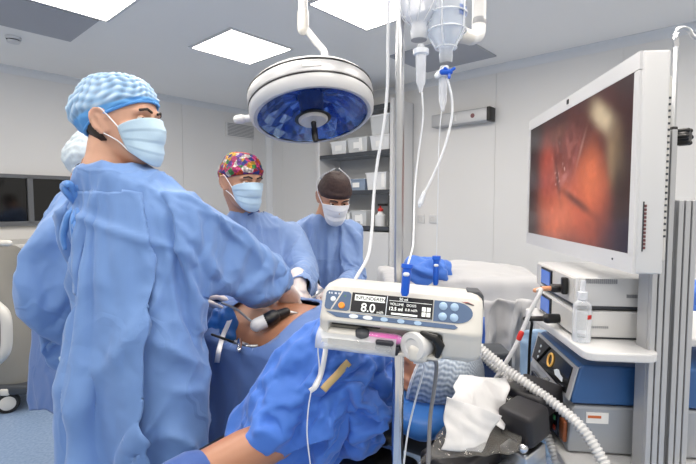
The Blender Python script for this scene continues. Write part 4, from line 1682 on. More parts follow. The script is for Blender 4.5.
# ---- crumpled blue drape heaped over the chest screen, tied with a white tape
def heap():
    """lumpy folded mass: closed surface bulging to the camera, built where it lies"""
    outline = [(328, 320), (346, 330), (366, 344), (384, 372), (389, 395), (384, 414), (374, 430), (350, 442), (322, 446), (294, 434), (268, 414), (258, 398), (268, 382), (288, 360), (304, 342), (316, 326)]
    c = P(324, 388, 1.07)
    na_, nr = 128, 44
    ang = []
    front, back = np.zeros((nr, na_, 3)), None
    pts = [P(x, y, 1.08) for x, y in outline]
    pts = [pts[-1]] + pts
    ring = np.array(spline(pts + [pts[1]], 10)[10:10 + 10 * len(outline)])
    ring = c + (ring - c) * 0.91
    ring = ring[np.linspace(0, len(ring) - 1, na_).astype(int)]
    G = np.zeros((2 * nr - 1, na_, 3))
    vd = nrm(V3(-0.08, -1, 0.28))
    for i in range(2 * nr - 1):
        th = PI * i / (2 * nr - 2)
        k = math.sin(th)
        h = math.cos(th)
        for j in range(na_):
            p = c + (ring[j] - c) * (k ** 0.75)
            G[i, j] = p + vd * (h * 0.12 if h > 0 else h * 0.10)
    mb = MB().grid(G, wrap=True)
    v, f = np.concatenate(mb.v), mb.f
    n = normals(v, f)
    n = n * np.sign(np.sum(n * (v - c), 1).mean())
    top = P(330, 322, 1.08)
    rel = v - top
    az = np.arctan2(rel[:, 0] + 0.25 * rel[:, 1], -rel[:, 2] + 0.05)
    fan = 1 - 2 * np.abs(((az * 2.3 + 0.35 * vnoise(v * 5, 71)) % 1) - 0.5) * 2
    fold = 0.022 * fan * np.clip(np.linalg.norm(rel, axis=1) / 0.16, 0, 1)
    core = c + (v - c) * 0.86 + n * fold[:, None]
    v = v + n * fold[:, None]
    core = core + n * (0.032 * crumple(v, 5.0, 77, 6) + 0.01 * crumple(v, 9, 75, 6))[:, None]
    v = v + n * (0.028 * crumple(v, 5.0, 77, 6) + 0.008 * crumple(v, 9, 75, 6))[:, None]
    v2, f2 = remesh([(v, f)], 0.009, 2)
    c2, cf2 = remesh([(core, f)], 0.012, 2)
    top = P(330, 322, 1.08)
    pin = np.maximum((np.linalg.norm(v2 - top, axis=1) < 0.03) * 1.0, (vnoise(v2 * 16, 5) > 0.8) * 1.0)
    v2, f2 = drape_cloth(v2, f2, [(c2, cf2)], pin, frames=34, grow=0.45, bend=0.5, stiff=8, selfc=True, gap=0.005, gravity=0.2)
    v2, f2 = subdivide(v2, f2, 1)
    v2 = creases(v2, f2, [(P(262, 400, 1.07), P(325, 330, 1.07), 0.1), (P(330, 330, 1.07), P(330, 440, 1.07), 0.1), (P(340, 330, 1.07), P(390, 410, 1.07), 0.1)], 0.012, 83, 8)
    v2 = creases(v2, f2, [(P(262, 400, 1.07), P(380, 400, 1.07), 0.1)], 0.005, 97, 14)
    return v2, f2


v, f = heap()
dr = MB().add(v, f).build('crumpled_drape', M['drape'], None, auto=False)
tag(dr, 'crumpled bright blue drape heaped in front of the infusion pump stand', 'drape')

# white tape and tan tie lying over the heap
def on_heap(px, py, lift=0.004):
    """first hit of the view ray with the heap, lifted off its face"""
    from mathutils.bvhtree import BVHTree
    if not hasattr(on_heap, 'b'):
        on_heap.b = BVHTree.FromPolygons(v.tolist(), f)
    r = nrm(ray(px, py))
    h = on_heap.b.ray_cast(Vector((0, 0, HCAM)), Vector(r))
    if h[0] is None:
        return P(px, py, 1.05)
    return np.array(h[0]) - r * lift


def ribbon(pts, w, m, name, parent=None, th=0.0015):
    pts = [np.asarray(p) for p in pts]
    G = []
    for i, p in enumerate(pts):
        t_ = nrm(pts[min(i + 1, len(pts) - 1)] - pts[max(i - 1, 0)])
        sd_ = nrm(np.cross(t_, nrm(p - V3(0, 0, HCAM))))
        G.append([p - sd_ * w / 2, p, p + sd_ * w / 2])
    return MB().grid(np.array(G)).build(name, m, parent, solid=th, auto=False)


pts = [P(328, 318, 0.97), P(327, 332, 0.975)] + [on_heap(x, y, 0.008) for x, y in ((326, 346), (324, 360), (321, 374), (316, 386), (310, 391))]
o = ribbon(spline(pts, 4), 0.011, M['cord'], 'white_tape')
tag(o, 'white cloth tape hanging down over the crumpled blue drape', 'tape')
pts = [on_heap(x, y, 0.006) for x, y in ((323, 390), (330, 382), (337, 375), (343, 368), (349, 362))]
o = ribbon(spline(pts, 4), 0.016, mat('tan_tie_tape', (196, 170, 120), 0.7), 'tan_strap')
tag(o, 'tan strap lying in the folds of the crumpled blue drape', 'strap')

# ---- blue film pillow under the head
G = np.zeros((26, 48, 3))
c = TP(-0.01, 0.055, TOP + 0.03)
for i in range(26):
    th = PI * i / 25
    for j in range(48):
        a = 2 * PI * j / 48
        e = 0.7
        x_, y_ = math.copysign(abs(math.cos(a)) ** e, math.cos(a)), math.copysign(abs(math.sin(a)) ** e, math.sin(a))
        G[i, j] = c + (math.sin(th) ** 0.6) * (TW * x_ * 0.12 + TL * y_ * 0.14) + V3(0, 0, 0.032 * math.copysign(abs(math.cos(th)) ** 0.8, math.cos(th)))
mb = MB().grid(G, wrap=True)
vv, ff = np.concatenate(mb.v), mb.f
n = normals(vv, ff)
n *= np.sign(np.sum(n * (vv - c), 1).mean())
vv = vv + n * (0.014 * crumple(vv, 8, 91) * (vv[:, 2] > c[2] - 0.02) * 0.7)[:, None]
o = MB().add(vv, ff).build('head_pillow', M['bluepad'], None, auto=False)
tag(o, 'bright blue film-covered pillow under the patient capped head', 'pillow')


# ---- paper towel and clear film over the black cushions
def crumpled_quad(c4, nu, nv, bulge, amp, seed, m, name, lab, cat, edge=0.0, up=V3(0, 0, 1)):
    a, b, c_, d_ = [np.asarray(q, float) for q in c4]
    G = np.zeros((nu, nv, 3))
    for i in range(nu):
        for j in range(nv):
            s, t_ = i / (nu - 1), j / (nv - 1)
            p = a * (1 - s) * (1 - t_) + b * s * (1 - t_) + c_ * s * t_ + d_ * (1 - s) * t_
            G[i, j] = p + up * bulge * math.sin(s * PI) * math.sin(t_ * PI)
    V = G.reshape(-1, 3)
    w = np.stack([vnoise(V * 22, seed), vnoise(V * 22, seed + 1), 0 * V[:, 0]], 1) * edge
    k = crumple(V, 11, seed) * 0.6 + crumple(V, 24, seed + 2) * 0.3
    nn = nrm(np.cross(b - a, d_ - a))
    if nn @ up < 0:
        nn = -nn
    V = V + w + nn * (amp * (k + 0.5))[:, None]
    o = MB().grid(V.reshape(nu, nv, 3)).build(name, m, None, auto=False, solid=0.0015)
    return tag(o, lab, cat)


crumpled_quad([P(462, 377, 1.13), P(509, 380, 1.13), P(503, 428, 0.99), P(443, 410, 1.0)], 40, 44, 0.02, 0.012, 201, M['paper'], 'paper_towel', 'white crumpled paper towel draped over the black cushions', 'paper towel', 0.012)
crumpled_quad([P(448, 398, 1.0), P(501, 416, 0.985), P(482, 453, 0.945), P(440, 450, 0.94)], 30, 30, 0.012, 0.010, 221, M['paper'], 'paper_towel', 'white paper towel folded beneath the larger crumpled one, lower edge hanging', 'paper towel', 0.01)
M['film'] = clear_mat('clear_polythene_film', (130, 128, 124), 0.9, 0.08)
crumpled_quad([P(470, 383, 1.2), P(548, 378, 1.2), P(520, 452, 0.93), P(420, 466, 0.92)], 50, 50, 0.012, 0.010, 241, M['film'], 'plastic_film', 'clear crinkled plastic film covering the black cushions under the paper towel', 'plastic film', 0.01)
# ------------------------------------------------------------------ infusion stand, pump, drips
POLE = P(399, 232, 1.0)
PX, PY = POLE[0], POLE[1]
ROOTP = V3(PX, PY, 0)
t = thing('infusion_stand', ROOTP, 'polished steel drip stand pole in the middle holding pump and bags', 'drip stand')
MB().tube([V3(PX, PY, 0.14), V3(PX, PY, 1.24)], 0.0135, 20).build('lower_pole', M['chrome'], t)
MB().tube([V3(PX, PY, 1.22), V3(PX, PY, 2.12)], 0.0098, 20).build('upper_pole', M['steel'], t)
MB().tube([V3(PX, PY, 1.19), V3(PX, PY, 1.23)], 0.019, 20).build('height_collar', M['black'], t)
for k in range(5):
    a = 2 * PI * k / 5 + 0.3
    d = V3(math.cos(a), math.sin(a), 0)
    MB().tube(spline([V3(PX, PY, 0.15), ROOTP + d * 0.14 + V3(0, 0, 0.12), ROOTP + d * 0.28 + V3(0, 0, 0.075)], 5), 0.013, 12).build('leg', M['chrome'], t)
    MB().lathe([(0.0, -0.012), (0.026, -0.012), (0.03, -0.006), (0.03, 0.006), (0.026, 0.012), (0, 0.012)], ROOTP + d * 0.29 + V3(0, 0, 0.032), np.cross(d, V3(0, 0, 1)), 18).build('caster', M['rubber'], t)
hooks = [(V3(0.035, -0.045, 2.06)), V3(0.125, 0.02, 2.1), V3(-0.08, 0.03, 2.06), V3(-0.01, 0.1, 2.06)]
for h in hooks:
    c = V3(PX, PY, 2.08)
    e = V3(PX + h[0], PY + h[1], h[2])
    MB().tube(spline([c, (c + e) / 2 + V3(0, 0, 0.0), e, e + V3(0, 0, 0.02) + nrm(e - c) * 0.012], 5), 0.004, 10).build('hook', M['chrome'], t)

M['bagclear'] = clear_mat('soft_drip_bag', (240, 243, 248), 0.45, 0.12)
M['glass'] = clear_mat('clear_bottle_glass', (225, 232, 240), 0.68, 0.05)
M['tube'] = mat('soft_white_tubing', (226, 229, 233), 0.3, spec=0.6)
M['tubeclear'] = clear_mat('clear_tubing', (238, 240, 244), 0.35, 0.1)
M['clampblue'] = mat('royal_blue_plastic', (22, 92, 206), 0.35)
M['milky'] = mat('milky_plastic', (232, 236, 242), 0.3)

# soft drip bottle, hanging upside down in a net
c0 = P(419, 34, 0.97)
zt = 2.05
t = thing('drip_bag', V3(c0[0], c0[1], c0[2]), 'soft milky drip bag in netting, left of the two hanging on the stand', 'drip bag')
ax_ = V3(0, 0, 1)
prof = [(0.0, -0.012), (0.017, -0.012), (0.019, 0.004), (0.016, 0.014), (0.02, 0.024), (0.034, 0.036), (0.041, 0.052), (0.042, 0.15), (0.04, 0.165), (0.02, 0.18), (0.012, 0.2), (0, 0.203)]
MB().lathe(prof, c0, ax_, 30).build('body', M['bagclear'], t)
liq = MB().lathe([(0.0, 0.026), (0.02, 0.03), (0.036, 0.05), (0.0375, 0.13), (0, 0.131)], c0 + V3(0, 0, 0), ax_, 26).build('liquid', clear_mat('drip_liquid', (240, 243, 250), 0.4, 0.05), t)
MB().lathe([(0.0, -0.013), (0.0165, -0.013), (0.0175, 0.0), (0.0145, 0.003)], c0, ax_, 20).build('stopper', M['grey'], t)
net = MB()
for k in range(10):
    a0 = 2 * PI * k / 10
    net.tube([c0 + V3(math.cos(a0 + s * 0.9) * r, math.sin(a0 + s * 0.9) * r, h) for s, (r, h) in zip(np.linspace(0, 1, 7), ((0.022, 0.02), (0.036, 0.036), (0.043, 0.055), (0.0435, 0.09), (0.0435, 0.13), (0.0425, 0.16), (0.012, 0.205)))], 0.0011, 5)
net.build('net', M['cord'], t, auto=False)
MB().tube([c0 + V3(0, 0, 0.2), V3(c0[0], c0[1], 2.065)], 0.0016, 6).build('hanger', M['cord'], t)
MB().box(c0 + V3(-0.005, -0.043, 0.105), (0.05, 0.001, 0.06), None).build('label_sheet', M['label'], t, smooth=False)

# clear drip bottle in a wire cage
c1 = P(446, 57, 0.97)
t = thing('drip_bottle', V3(*c1), 'clear drip bottle in a white wire cage, right of the two hanging on the stand', 'drip bottle')
prof = [(0.0, -0.012), (0.013, -0.012), (0.0145, 0.004), (0.013, 0.012), (0.016, 0.02), (0.034, 0.04), (0.038, 0.054), (0.038, 0.16), (0.034, 0.175), (0, 0.178)]
MB().lathe(prof, c1, ax_, 30).build('body', M['glass'], t)
MB().lathe([(0.0, 0.014), (0.014, 0.022), (0.032, 0.042), (0.0355, 0.056), (0.0355, 0.09), (0, 0.091)], c1, ax_, 26).build('liquid', clear_mat('clear_drip_liquid', (215, 225, 240), 0.75, 0.03), t)
MB().lathe([(0.0, -0.013), (0.0125, -0.013), (0.0135, 0.0), (0.0115, 0.002)], c1, ax_, 20).build('stopper', M['grey'], t)
cg = MB()
for r, h in ((0.0215, 0.018), (0.041, 0.052), (0.0425, 0.085), (0.0425, 0.14)):
    cg.tube([c1 + V3(math.cos(a) * r, math.sin(a) * r, h) for a in np.linspace(0, 2 * PI, 25)], 0.0019, 6, caps=False)
for k in range(5):
    a = 2 * PI * k / 5 + 0.5
    d = V3(math.cos(a), math.sin(a), 0)
    cg.tube([c1 + d * 0.0215 + V3(0, 0, 0.018), c1 + d * 0.041 + V3(0, 0, 0.052), c1 + d * 0.0425 + V3(0, 0, 0.14), c1 + d * 0.035 + V3(0, 0, 0.2), c1 + d * 0.006 + V3(0, 0, 0.26)], 0.0021, 6)
cg.build('cage', M['milky'], t, auto=False)
MB().tube([c1 + V3(0, 0, 0.255), V3(c1[0], c1[1], max(2.1, c1[2] + 0.29))], 0.0016, 6).build('hanger', M['cord'], t)
MB().box(c1 + V3(0.028, -0.0275, 0.085), (0.024, 0.001, 0.02), np.array([[0.72, 0.7, 0], [-0.7, 0.72, 0], [0, 0, 1]])).build('label_sheet', mat('pale_blue_label', (120, 140, 190), 0.5), t, smooth=False)


def chamber(root, top, L, r):
    """drip chamber hanging below its spike"""
    tp = np.asarray(top)
    MB().lathe([(0.0, 0.012), (0.006, 0.012), (0.009, 0.002), (r + 0.0035, 0.0), (r + 0.0035, -0.008), (r, -0.01), (r * 0.86, -L * 0.9), (r * 0.55, -L), (0.0035, -L - 0.012), (0, -L - 0.012)], tp, V3(0, 0, 1), 20).build('drip_chamber', M['bagclear'], root)
    MB().lathe([(0, -0.012), (r * 0.8, -0.013), (r * 0.75, -L * 0.45), (0, -L * 0.46)], tp, V3(0, 0, 1), 16).build('chamber_core', M['milky'], root)
    MB().lathe([(r + 0.005, 0.001), (r + 0.005, -0.009), (r * 0.9, -0.012)], tp, V3(0, 0, 1), 20, closed=True).build('chamber_cap', M['milky'], root)


# infusion line under the left bag
a0 = P(421, 50, 0.97)
t = thing('infusion_line', a0, 'clear infusion line with milky drip chamber below the left bag', 'infusion line')
chamber(t, a0, 0.075, 0.0115)
tip = P(422, 93, 0.97)
pts = spline([tip, P(423, 118, 0.97), P(419, 150, 0.97), P(415.5, 180, 0.96), P(414, 215, 0.93), P(413, 245, 0.88), P(408, 264, 0.84)], 6)
MB().tube(pts, 0.0019, 8).build('tubing', M['tube'], t)


def roller(root, top, bot, r):
    """blue tapered clamp body on the line"""
    top, bot = np.asarray(top), np.asarray(bot)
    d = nrm(bot - top)
    L = np.linalg.norm(bot - top)
    MB().lathe([(0, 0), (r * 1.25, 0), (r * 1.3, L * 0.12), (r * 0.95, L * 0.16), (r * 0.9, L * 0.9), (r * 0.6, L), (0, L)], top, d, 16).build('clamp', M['clampblue'], root)
    q = top + d * L * 0.32 + nrm(-ray(440, 260)) * r * 0.9
    MB().tube([q - V3(r * 0.25, 0, 0), q + V3(r * 0.25, 0, 0)], r * 0.45, 12).build('roller', M['milky'], root)


roller(t, P(407.5, 264, 0.84), P(404.5, 296, 0.835), 0.0088)
# infusion line under the caged bottle
b0 = P(443, 72, 0.97)
t = thing('infusion_line', b0, 'clear infusion line with blue tap below the caged bottle', 'infusion line')
chamber(t, b0, 0.07, 0.0095)
pts = spline([P(442, 108, 0.97), P(439, 140, 0.97), P(438, 190, 0.97), P(437, 235, 0.99), P(436.5, 257, 1.0)], 6)
MB().tube(pts, 0.0011, 8).build('tubing', M['tube'], t)
roller(t, P(436.5, 256, 1.0), P(435.5, 285, 1.0), 0.0075)
tp = P(447, 72, 0.955)
tap = MB()
tap.tube([tp + V3(-0.01, 0, 0.0), tp + V3(0.006, 0, 0)], 0.006, 12)
for k in range(3):
    a = 2 * PI * k / 3 + 0.5
    tap.tube([tp + V3(0.004, 0, 0), tp + V3(0.004 + 0.011 * math.cos(a), -0.004, 0.012 * math.sin(a))], 0.0034, 8)
tap.build('tap', M['clampblue'], t)
MB().tube([P(437, 76, 0.96), P(446, 68, 0.96)], 0.006, 10).build('tap_body', M['milky'], t)
# side branch with its white end cap
t = thing('side_line', P(449, 80, 0.96), 'white side tube from the blue tap ending in a hanging white cap', 'tube')
pts = spline([P(447.5, 79, 0.955), P(452, 100, 0.955), P(451, 122, 0.955), P(443, 152, 0.955), P(432, 178, 0.955), P(423, 196, 0.955)], 6)
MB().tube(pts, 0.0026, 8).build('tubing', M['tube'], t)
MB().tube([P(424, 193, 0.955), P(420.5, 203, 0.955)], [0.0042, 0.0062], 12).tube([P(420.5, 203, 0.955), P(419.5, 206, 0.955)], 0.0035, 10).build('end_cap', M['milky'], t)
# long white tube from above, left of the pole, into the pump syringe
o = MB().tube(spline([P(389, -12, 1.0), P(388, 40, 1.0), P(387.5, 85, 1.0), P(384, 125, 1.0), P(377, 165, 1.0), P(373.5, 200, 0.99), P(372, 228, 0.97), P(368, 256, 0.95), P(356, 278, 0.93)], 6), 0.0035, 10).build('drip_tube', M['tube'])
tag(o, 'long white drip tube hanging left of the steel pole', 'tube')

# ---- the syringe pump
C0 = P(400, 307, 0.88)
ang = math.radians(12)
wx = nrm(V3(math.cos(ang), -math.sin(ang), -0.055))
fd = nrm(np.cross(V3(0, 0, 1), wx)) * -1                # out of the front
fd = nrm(fd - wx * (fd @ wx))
if fd[1] > 0:
    fd = -fd
uz = np.cross(wx, -fd)
if uz[2] < 0:
    uz = -uz


def PP(x, d, z):
    return C0 + wx * x + fd * d + uz * z


t = thing('syringe_pump', PP(0, 0, -0.07), 'white syringe infusion pump with lit display clamped to the steel pole', 'infusion pump')
HWID = 0.148
sil = [(-0.085, -0.078), (-0.085, 0.026), (-0.078, 0.034), (-0.005, 0.037), (0.008, 0.032), (0.036, -0.026), (0.038, -0.031), (0.034, -0.036),
       (0.012, -0.041), (0.008, -0.046), (0.008, -0.075), (0.014, -0.079), (0.034, -0.082), (0.034, -0.088), (-0.07, -0.088)]
# housing: profile lofted across the width with rounded ends; the recess only spans the middle
full = [(-0.085, -0.078), (-0.085, 0.026), (-0.078, 0.034), (-0.005, 0.037), (0.008, 0.032), (0.036, -0.026), (0.038, -0.031), (0.037, -0.036), (0.035, -0.041), (0.034, -0.046), (0.03, -0.075), (0.028, -0.079), (0.024, -0.084), (0.018, -0.088), (-0.07, -0.088)]
cen = np.array([-0.03, -0.028])
rows = []
xs = [(-HWID - 0.012, 0.55, 1), (-HWID - 0.008, 0.8, 1), (-HWID, 0.94, 1), (-HWID + 0.012, 1.0, 1), (-HWID + 0.016, 1.0, 0), (0.078, 1.0, 0), (0.086, 1.0, 1), (HWID - 0.012, 1.0, 1), (HWID, 0.95, 1), (HWID + 0.008, 0.85, 1), (HWID + 0.011, 0.6, 1)]
for x, k, which in xs:
    src = np.array(full if which else sil)
    src = cen + (src - cen) * k
    rows.append([PP(x, d, z) for d, z in src])
mb = MB().grid(np.array(rows), wrap=True)
nn_ = len(full)
mb.f.append(tuple(range(nn_))[::-1])
mb.f.append(tuple((len(xs) - 1) * nn_ + k for k in range(nn_)))
mb.build('housing', M['offwhite'], t, bev=0.0025)
# dark rear shell wrapping the right end
rows = []
for x, k in ((HWID - 0.02, 1.012), (HWID + 0.003, 1.01), (HWID + 0.012, 0.9), (HWID + 0.014, 0.6)):
    src = np.array([(-0.088, -0.08), (-0.088, 0.03), (-0.08, 0.0365), (-0.03, 0.0385), (-0.02, 0.0), (-0.022, -0.06), (-0.03, -0.089), (-0.07, -0.0905)])
    c_ = np.array([-0.05, -0.028])
    rows.append([PP(x, *(c_ + (p - c_) * k)) for p in src])
mb = MB().grid(np.array(rows), wrap=True)
mb.f.append(tuple(range(8))[::-1])
mb.f.append(tuple(24 + k for k in range(8)))
mb.build('end_shell', M['dgrey'], t, bev=0.002)

# the sloping front panel carries the keys and display
fo = PP(0, 0.036, -0.026)
fu = nrm(PP(0, 0.008, 0.032) - fo)
fnm = nrm(np.cross(wx, fu))
if fnm @ fd < 0:
    fnm = -fnm
M['navy'] = mat('slate_blue_key_panel', (74, 98, 132), 0.45)
M['lcd'] = mat('dark_display', (26, 26, 30), 0.25)
M['lcdtext'] = mat('lit_display_text', (235, 238, 235), 0.5, emis=((232, 236, 230), 0.45))
M['key'] = mat('pale_blue_key', (160, 188, 216), 0.4)
M['keyw'] = mat('pale_key', (214, 222, 230), 0.4)
M['orange'] = mat('orange_key', (236, 142, 46), 0.35, emis=((240, 140, 40), 0.25))


def FP(x, q, h=0.0):
    return fo + wx * x + fu * q + fnm * h


def plate(poly, h0, th, m, name, parent=t, r=0.0):
    mb_ = MB().prism(poly, FP(0, 0, h0), wx, fu, fnm * th)
    return mb_.build(name, m, parent, smooth=False)


def rounded(x0, x1, q0, q1, r, n=5, right=None):
    pts = []
    for cx_, cy_, a0_ in ((x1 - r, q0 + r, -90), (x1 - r, q1 - r, 0), (x0 + r, q1 - r, 90), (x0 + r, q0 + r, 180)):
        for k in range(n + 1):
            a_ = math.radians(a0_ + 90 * k / n)
            pts.append((cx_ + r * math.cos(a_), cy_ + r * math.sin(a_)))
    return pts


lp = plate(rounded(-0.147, -0.096, 0.016, 0.054, 0.007), 0.0004, 0.0012, M['navy'], 'key_panel')
# oblique white divider, orange key, green lamp, white alarm key
plate([(-0.134, 0.016), (-0.131, 0.016), (-0.113, 0.054), (-0.116, 0.054)], 0.0017, 0.0006, M['offwhite'], 'divider', lp)
MB().lathe([(0.0, 0.0035), (0.005, 0.0035), (0.0065, 0.0015), (0.0065, 0)], FP(-0.1125, 0.0255, 0.0016), fnm, 20).build('start_key', M['orange'], lp)
MB().lathe([(0.0, 0.001), (0.002, 0.001), (0.002, 0)], FP(-0.108, 0.045, 0.0016), fnm, 10).build('status_lamp', mat('green_lamp', (70, 120, 80), 0.4), lp)
MB().lathe([(0.0, 0.002), (0.0045, 0.002), (0.0055, 0)], FP(-0.1315, 0.037, 0.0016), fnm, 16).build('mute_key', M['keyw'], lp)
for k, (x_, w_) in enumerate(((-0.142, 0.003), (-0.137, 0.003), (-0.130, 0.005), (-0.1225, 0.003))):
    plate([(x_, 0.047), (x_ + w_, 0.047), (x_ + w_ * 0.7, 0.0505), (x_, 0.0505)], 0.0017, 0.0004, M['keyw'], 'panel_symbol', lp)
rp_ = plate([(0.066, 0.014), (0.108, 0.014)] + [(0.108 + 0.03 * math.sin(a), 0.034 - 0.02 * math.cos(a)) for a in np.linspace(0.15, PI - 0.15, 10)] + [(0.108, 0.054), (0.066, 0.054)], 0.0004, 0.0012, M['navy'], 'key_panel')
for x_ in (0.083, 0.104):
    for q_ in (0.024, 0.044):
        MB().lathe([(0.0, 0.003), (0.0055, 0.0025), (0.0078, 0.0005), (0.0078, 0)], FP(x_, q_, 0.0016), fnm, 20).build('arrow_key', M['key'], rp_)
scr = plate(rounded(-0.094, 0.064, 0.014, 0.054, 0.001), 0.0004, 0.0012, M['lcd'], 'display')
plate([(-0.0935, 0.0142), (0.0635, 0.0142), (0.0635, 0.0152), (-0.0935, 0.0152)], 0.0016, 0.0004, M['keyw'], 'display_edge', scr)
plate([(-0.025, 0.015), (-0.0235, 0.015), (-0.0235, 0.053), (-0.025, 0.053)], 0.0016, 0.0004, M['keyw'], 'display_edge', scr)
plate([(-0.088, 0.0385), (-0.028, 0.0385), (-0.028, 0.050), (-0.088, 0.050)], 0.0016, 0.0003, M['lcdtext'], 'display_header', scr)
tx = lambda s, size, x, q, m=M['lcdtext'], h=0.002, b=0.0: text_mesh(s, size, FP(x, q, h), wx, fu, m, 'display_text', scr, 0.0002, bold=b)
tx('INFUNDEREN', 0.0098, -0.0868, 0.0410, M['lcd'], 0.0021, 0.00015)
tx('8.0', 0.0235, -0.074, 0.0180, b=0.0002)
tx('ml/h', 0.0075, -0.042, 0.0168)
plate([(-0.020, 0.0445), (0.062, 0.0445), (0.062, 0.0452), (-0.020, 0.0452)], 0.0016, 0.0003, M['lcdtext'], 'display_rule', scr)
tx('50 ml', 0.0075, -0.001, 0.0468)
tx('VOLUME', 0.0068, -0.018, 0.0362)
tx('12.5 ml', 0.0092, -0.020, 0.0262, b=0.0002)
tx('DOSIS', 0.0068, 0.014, 0.0362)
tx('0.8 ml/h', 0.0072, 0.012, 0.0272)
for (x_, q_) in ((0.044, 0.03), (0.053, 0.03), (0.044, 0.02), (0.053, 0.02)):
    plate([(x_, q_), (x_ + 0.007, q_), (x_ + 0.007, q_ + 0.008), (x_, q_ + 0.008)], 0.0016, 0.0003, M['lcdtext'], 'display_icon', scr)
plate([(-0.014, 0.018), (0.036, 0.018), (0.036, 0.0215), (-0.014, 0.0215)], 0.0016, 0.0003, M['lcdtext'], 'display_bar', scr)
st = plate([(-0.143, 0.012), (-0.12, 0.0022), (0.106, 0.0022), (0.112, 0.006), (0.106, 0.0105), (-0.12, 0.0115)], 0.0004, 0.001, M['navy'], 'key_strip')
for k, (x_, r_) in enumerate(((-0.086, 0.0092), (-0.058, 0.0095), (-0.026, 0.007), (0.006, 0.007), (0.038, 0.007))):
    mb_ = MB().prism([(x_ + r_ * math.cos(a), 0.0066 + 0.0042 * math.sin(a)) for a in np.linspace(0, 2 * PI, 22)[:-1]], FP(0, 0, 0.0014), wx, fu, fnm * 0.001)
    mb_.build('menu_key', M['keyw'] if k < 2 else M['key'], st, smooth=False)
# little badge above the right keys
plate([(0.116, 0.056), (0.128, 0.0565), (0.140, 0.052), (0.128, 0.053)], 0.0002, 0.0006, mat('badge_red', (150, 60, 60), 0.4), 'badge')
plate([(0.122, 0.0535), (0.138, 0.050), (0.140, 0.0515), (0.128, 0.0548)], 0.0009, 0.0004, M['dgrey'], 'badge')
# syringe bay: black upper slot, plunger, pink barrel, clamp and drive
MB().box(PP(-0.085, 0.0125, -0.0415), (0.1, 0.008, 0.006), np.array([wx, fd, uz])).build('slot', M['black'], t, smooth=False)
ya, za = 0.021, -0.060
MB().tube([PP(-0.135, ya, za), PP(-0.062, ya, za)], [(0.0105, 0.0125)] * 2, 16).build('plunger_carriage', M['offwhite'], t)
sy = MB().tube([PP(-0.066, ya, za), PP(0.002, ya, za)], 0.0115, 20).build('syringe_barrel', clear_mat('clear_syringe', (240, 225, 240), 0.88, 0.08), t)
MB().tube([PP(-0.058, ya, za), PP(-0.004, ya, za)], 0.0102, 18).build('pink_liquid', mat('pink_syringe_liquid', (226, 70, 184), 0.25, spec=0.6), sy)
MB().tube([PP(-0.070, ya, za), PP(-0.0665, ya, za)], 0.0165, 18).build('syringe_flange', M['dgrey'], sy)
MB().tube([PP(0.002, ya, za), PP(0.012, ya, za), PP(0.024, ya, za)], [0.009, 0.005, 0.004], 12).build('syringe_tip', mat('pink_tip', (226, 120, 200), 0.3), sy)
MB().box(PP(-0.022, 0.034, -0.069), (0.036, 0.016, 0.02), np.array([wx, fd, uz]), 0.004).box(PP(-0.006, 0.022, -0.079), (0.026, 0.026, 0.02), np.array([wx, fd, uz]), 0.005).build('barrel_clamp', mat('black_clamp', (30, 32, 44), 0.35), t)
MB().lathe([(0, -0.03), (0.025, -0.03), (0.028, -0.024), (0.028, 0.008), (0.026, 0.012), (0.016, 0.013), (0.014, 0.010), (0, 0.010)], PP(0.036, 0.03, -0.064), nrm(fd - wx * 0.55), 28).build('drive_knob', M['white'], t)
MB().box(PP(0.042, 0.034, -0.077), (0.036, 0.026, 0.032), np.array([wx, fd, uz]), 0.009).build('drive_block', M['offwhite'], t)
kb = MB().tube([PP(0.05, 0.034, -0.038), PP(0.072, 0.036, -0.043), PP(0.082, 0.034, -0.058), PP(0.078, 0.03, -0.078)], [0.007, 0.009, 0.009, 0.006], 12)
kb.build('lever', M['black'], t)
G = []
for a in np.linspace(-0.1, 1.9, 12):
    G.append([PP(x_, 0.012 + 0.032 * math.sin(a), -0.058 - 0.036 * (1 - math.cos(a)) * 0.75 + 0.006) for x_ in np.linspace(-0.158, 0.0, 12)])
MB().grid(np.array(G)).build('bay_cover', clear_mat('clear_bay_cover', (232, 236, 240), 0.72, 0.06), t, solid=0.0015)
pc = V3(PX, PY, 0)
zc_ = PP(0, -0.09, -0.02)[2]
MB().box(V3(PX, PY - 0.018, zc_), (0.05, 0.035, 0.06), None, 0.006).build('pole_clamp', M['dgrey'], t)
# lines leaving the pump
o = MB().tube(spline([PP(0.052, 0.024, -0.092), P(436, 362, 0.9), P(434, 390, 0.92), P(430, 420, 0.92), P(428, 472, 0.9)], 6), 0.0042, 10).build('pump_cable', mat('grey_tube', (128, 128, 130), 0.4))
tag(o, 'grey cable hanging down from the pump in front of the patient cap', 'cable')
o = MB().tube(spline([PP(0.036, 0.024, -0.1), P(424, 366, 0.9), P(416, 398, 0.95), P(408, 432, 0.97), P(403, 470, 0.97)], 6), 0.0021, 8).build('clear_tube', M['tube'])
tag(o, 'thin clear tube running down from pump beside the steel pole', 'tube')
o = MB().tube(spline([PP(-0.15, 0.02, -0.08), P(318, 348, 0.9), P(319, 372, 0.9), P(311, 392, 0.9), P(307, 430, 0.9), P(311, 470, 0.9)], 6), 0.0013, 8).build('clear_tube', M['tube'])
tag(o, 'thin looping clear tube in front of the crumpled blue drape', 'tube')

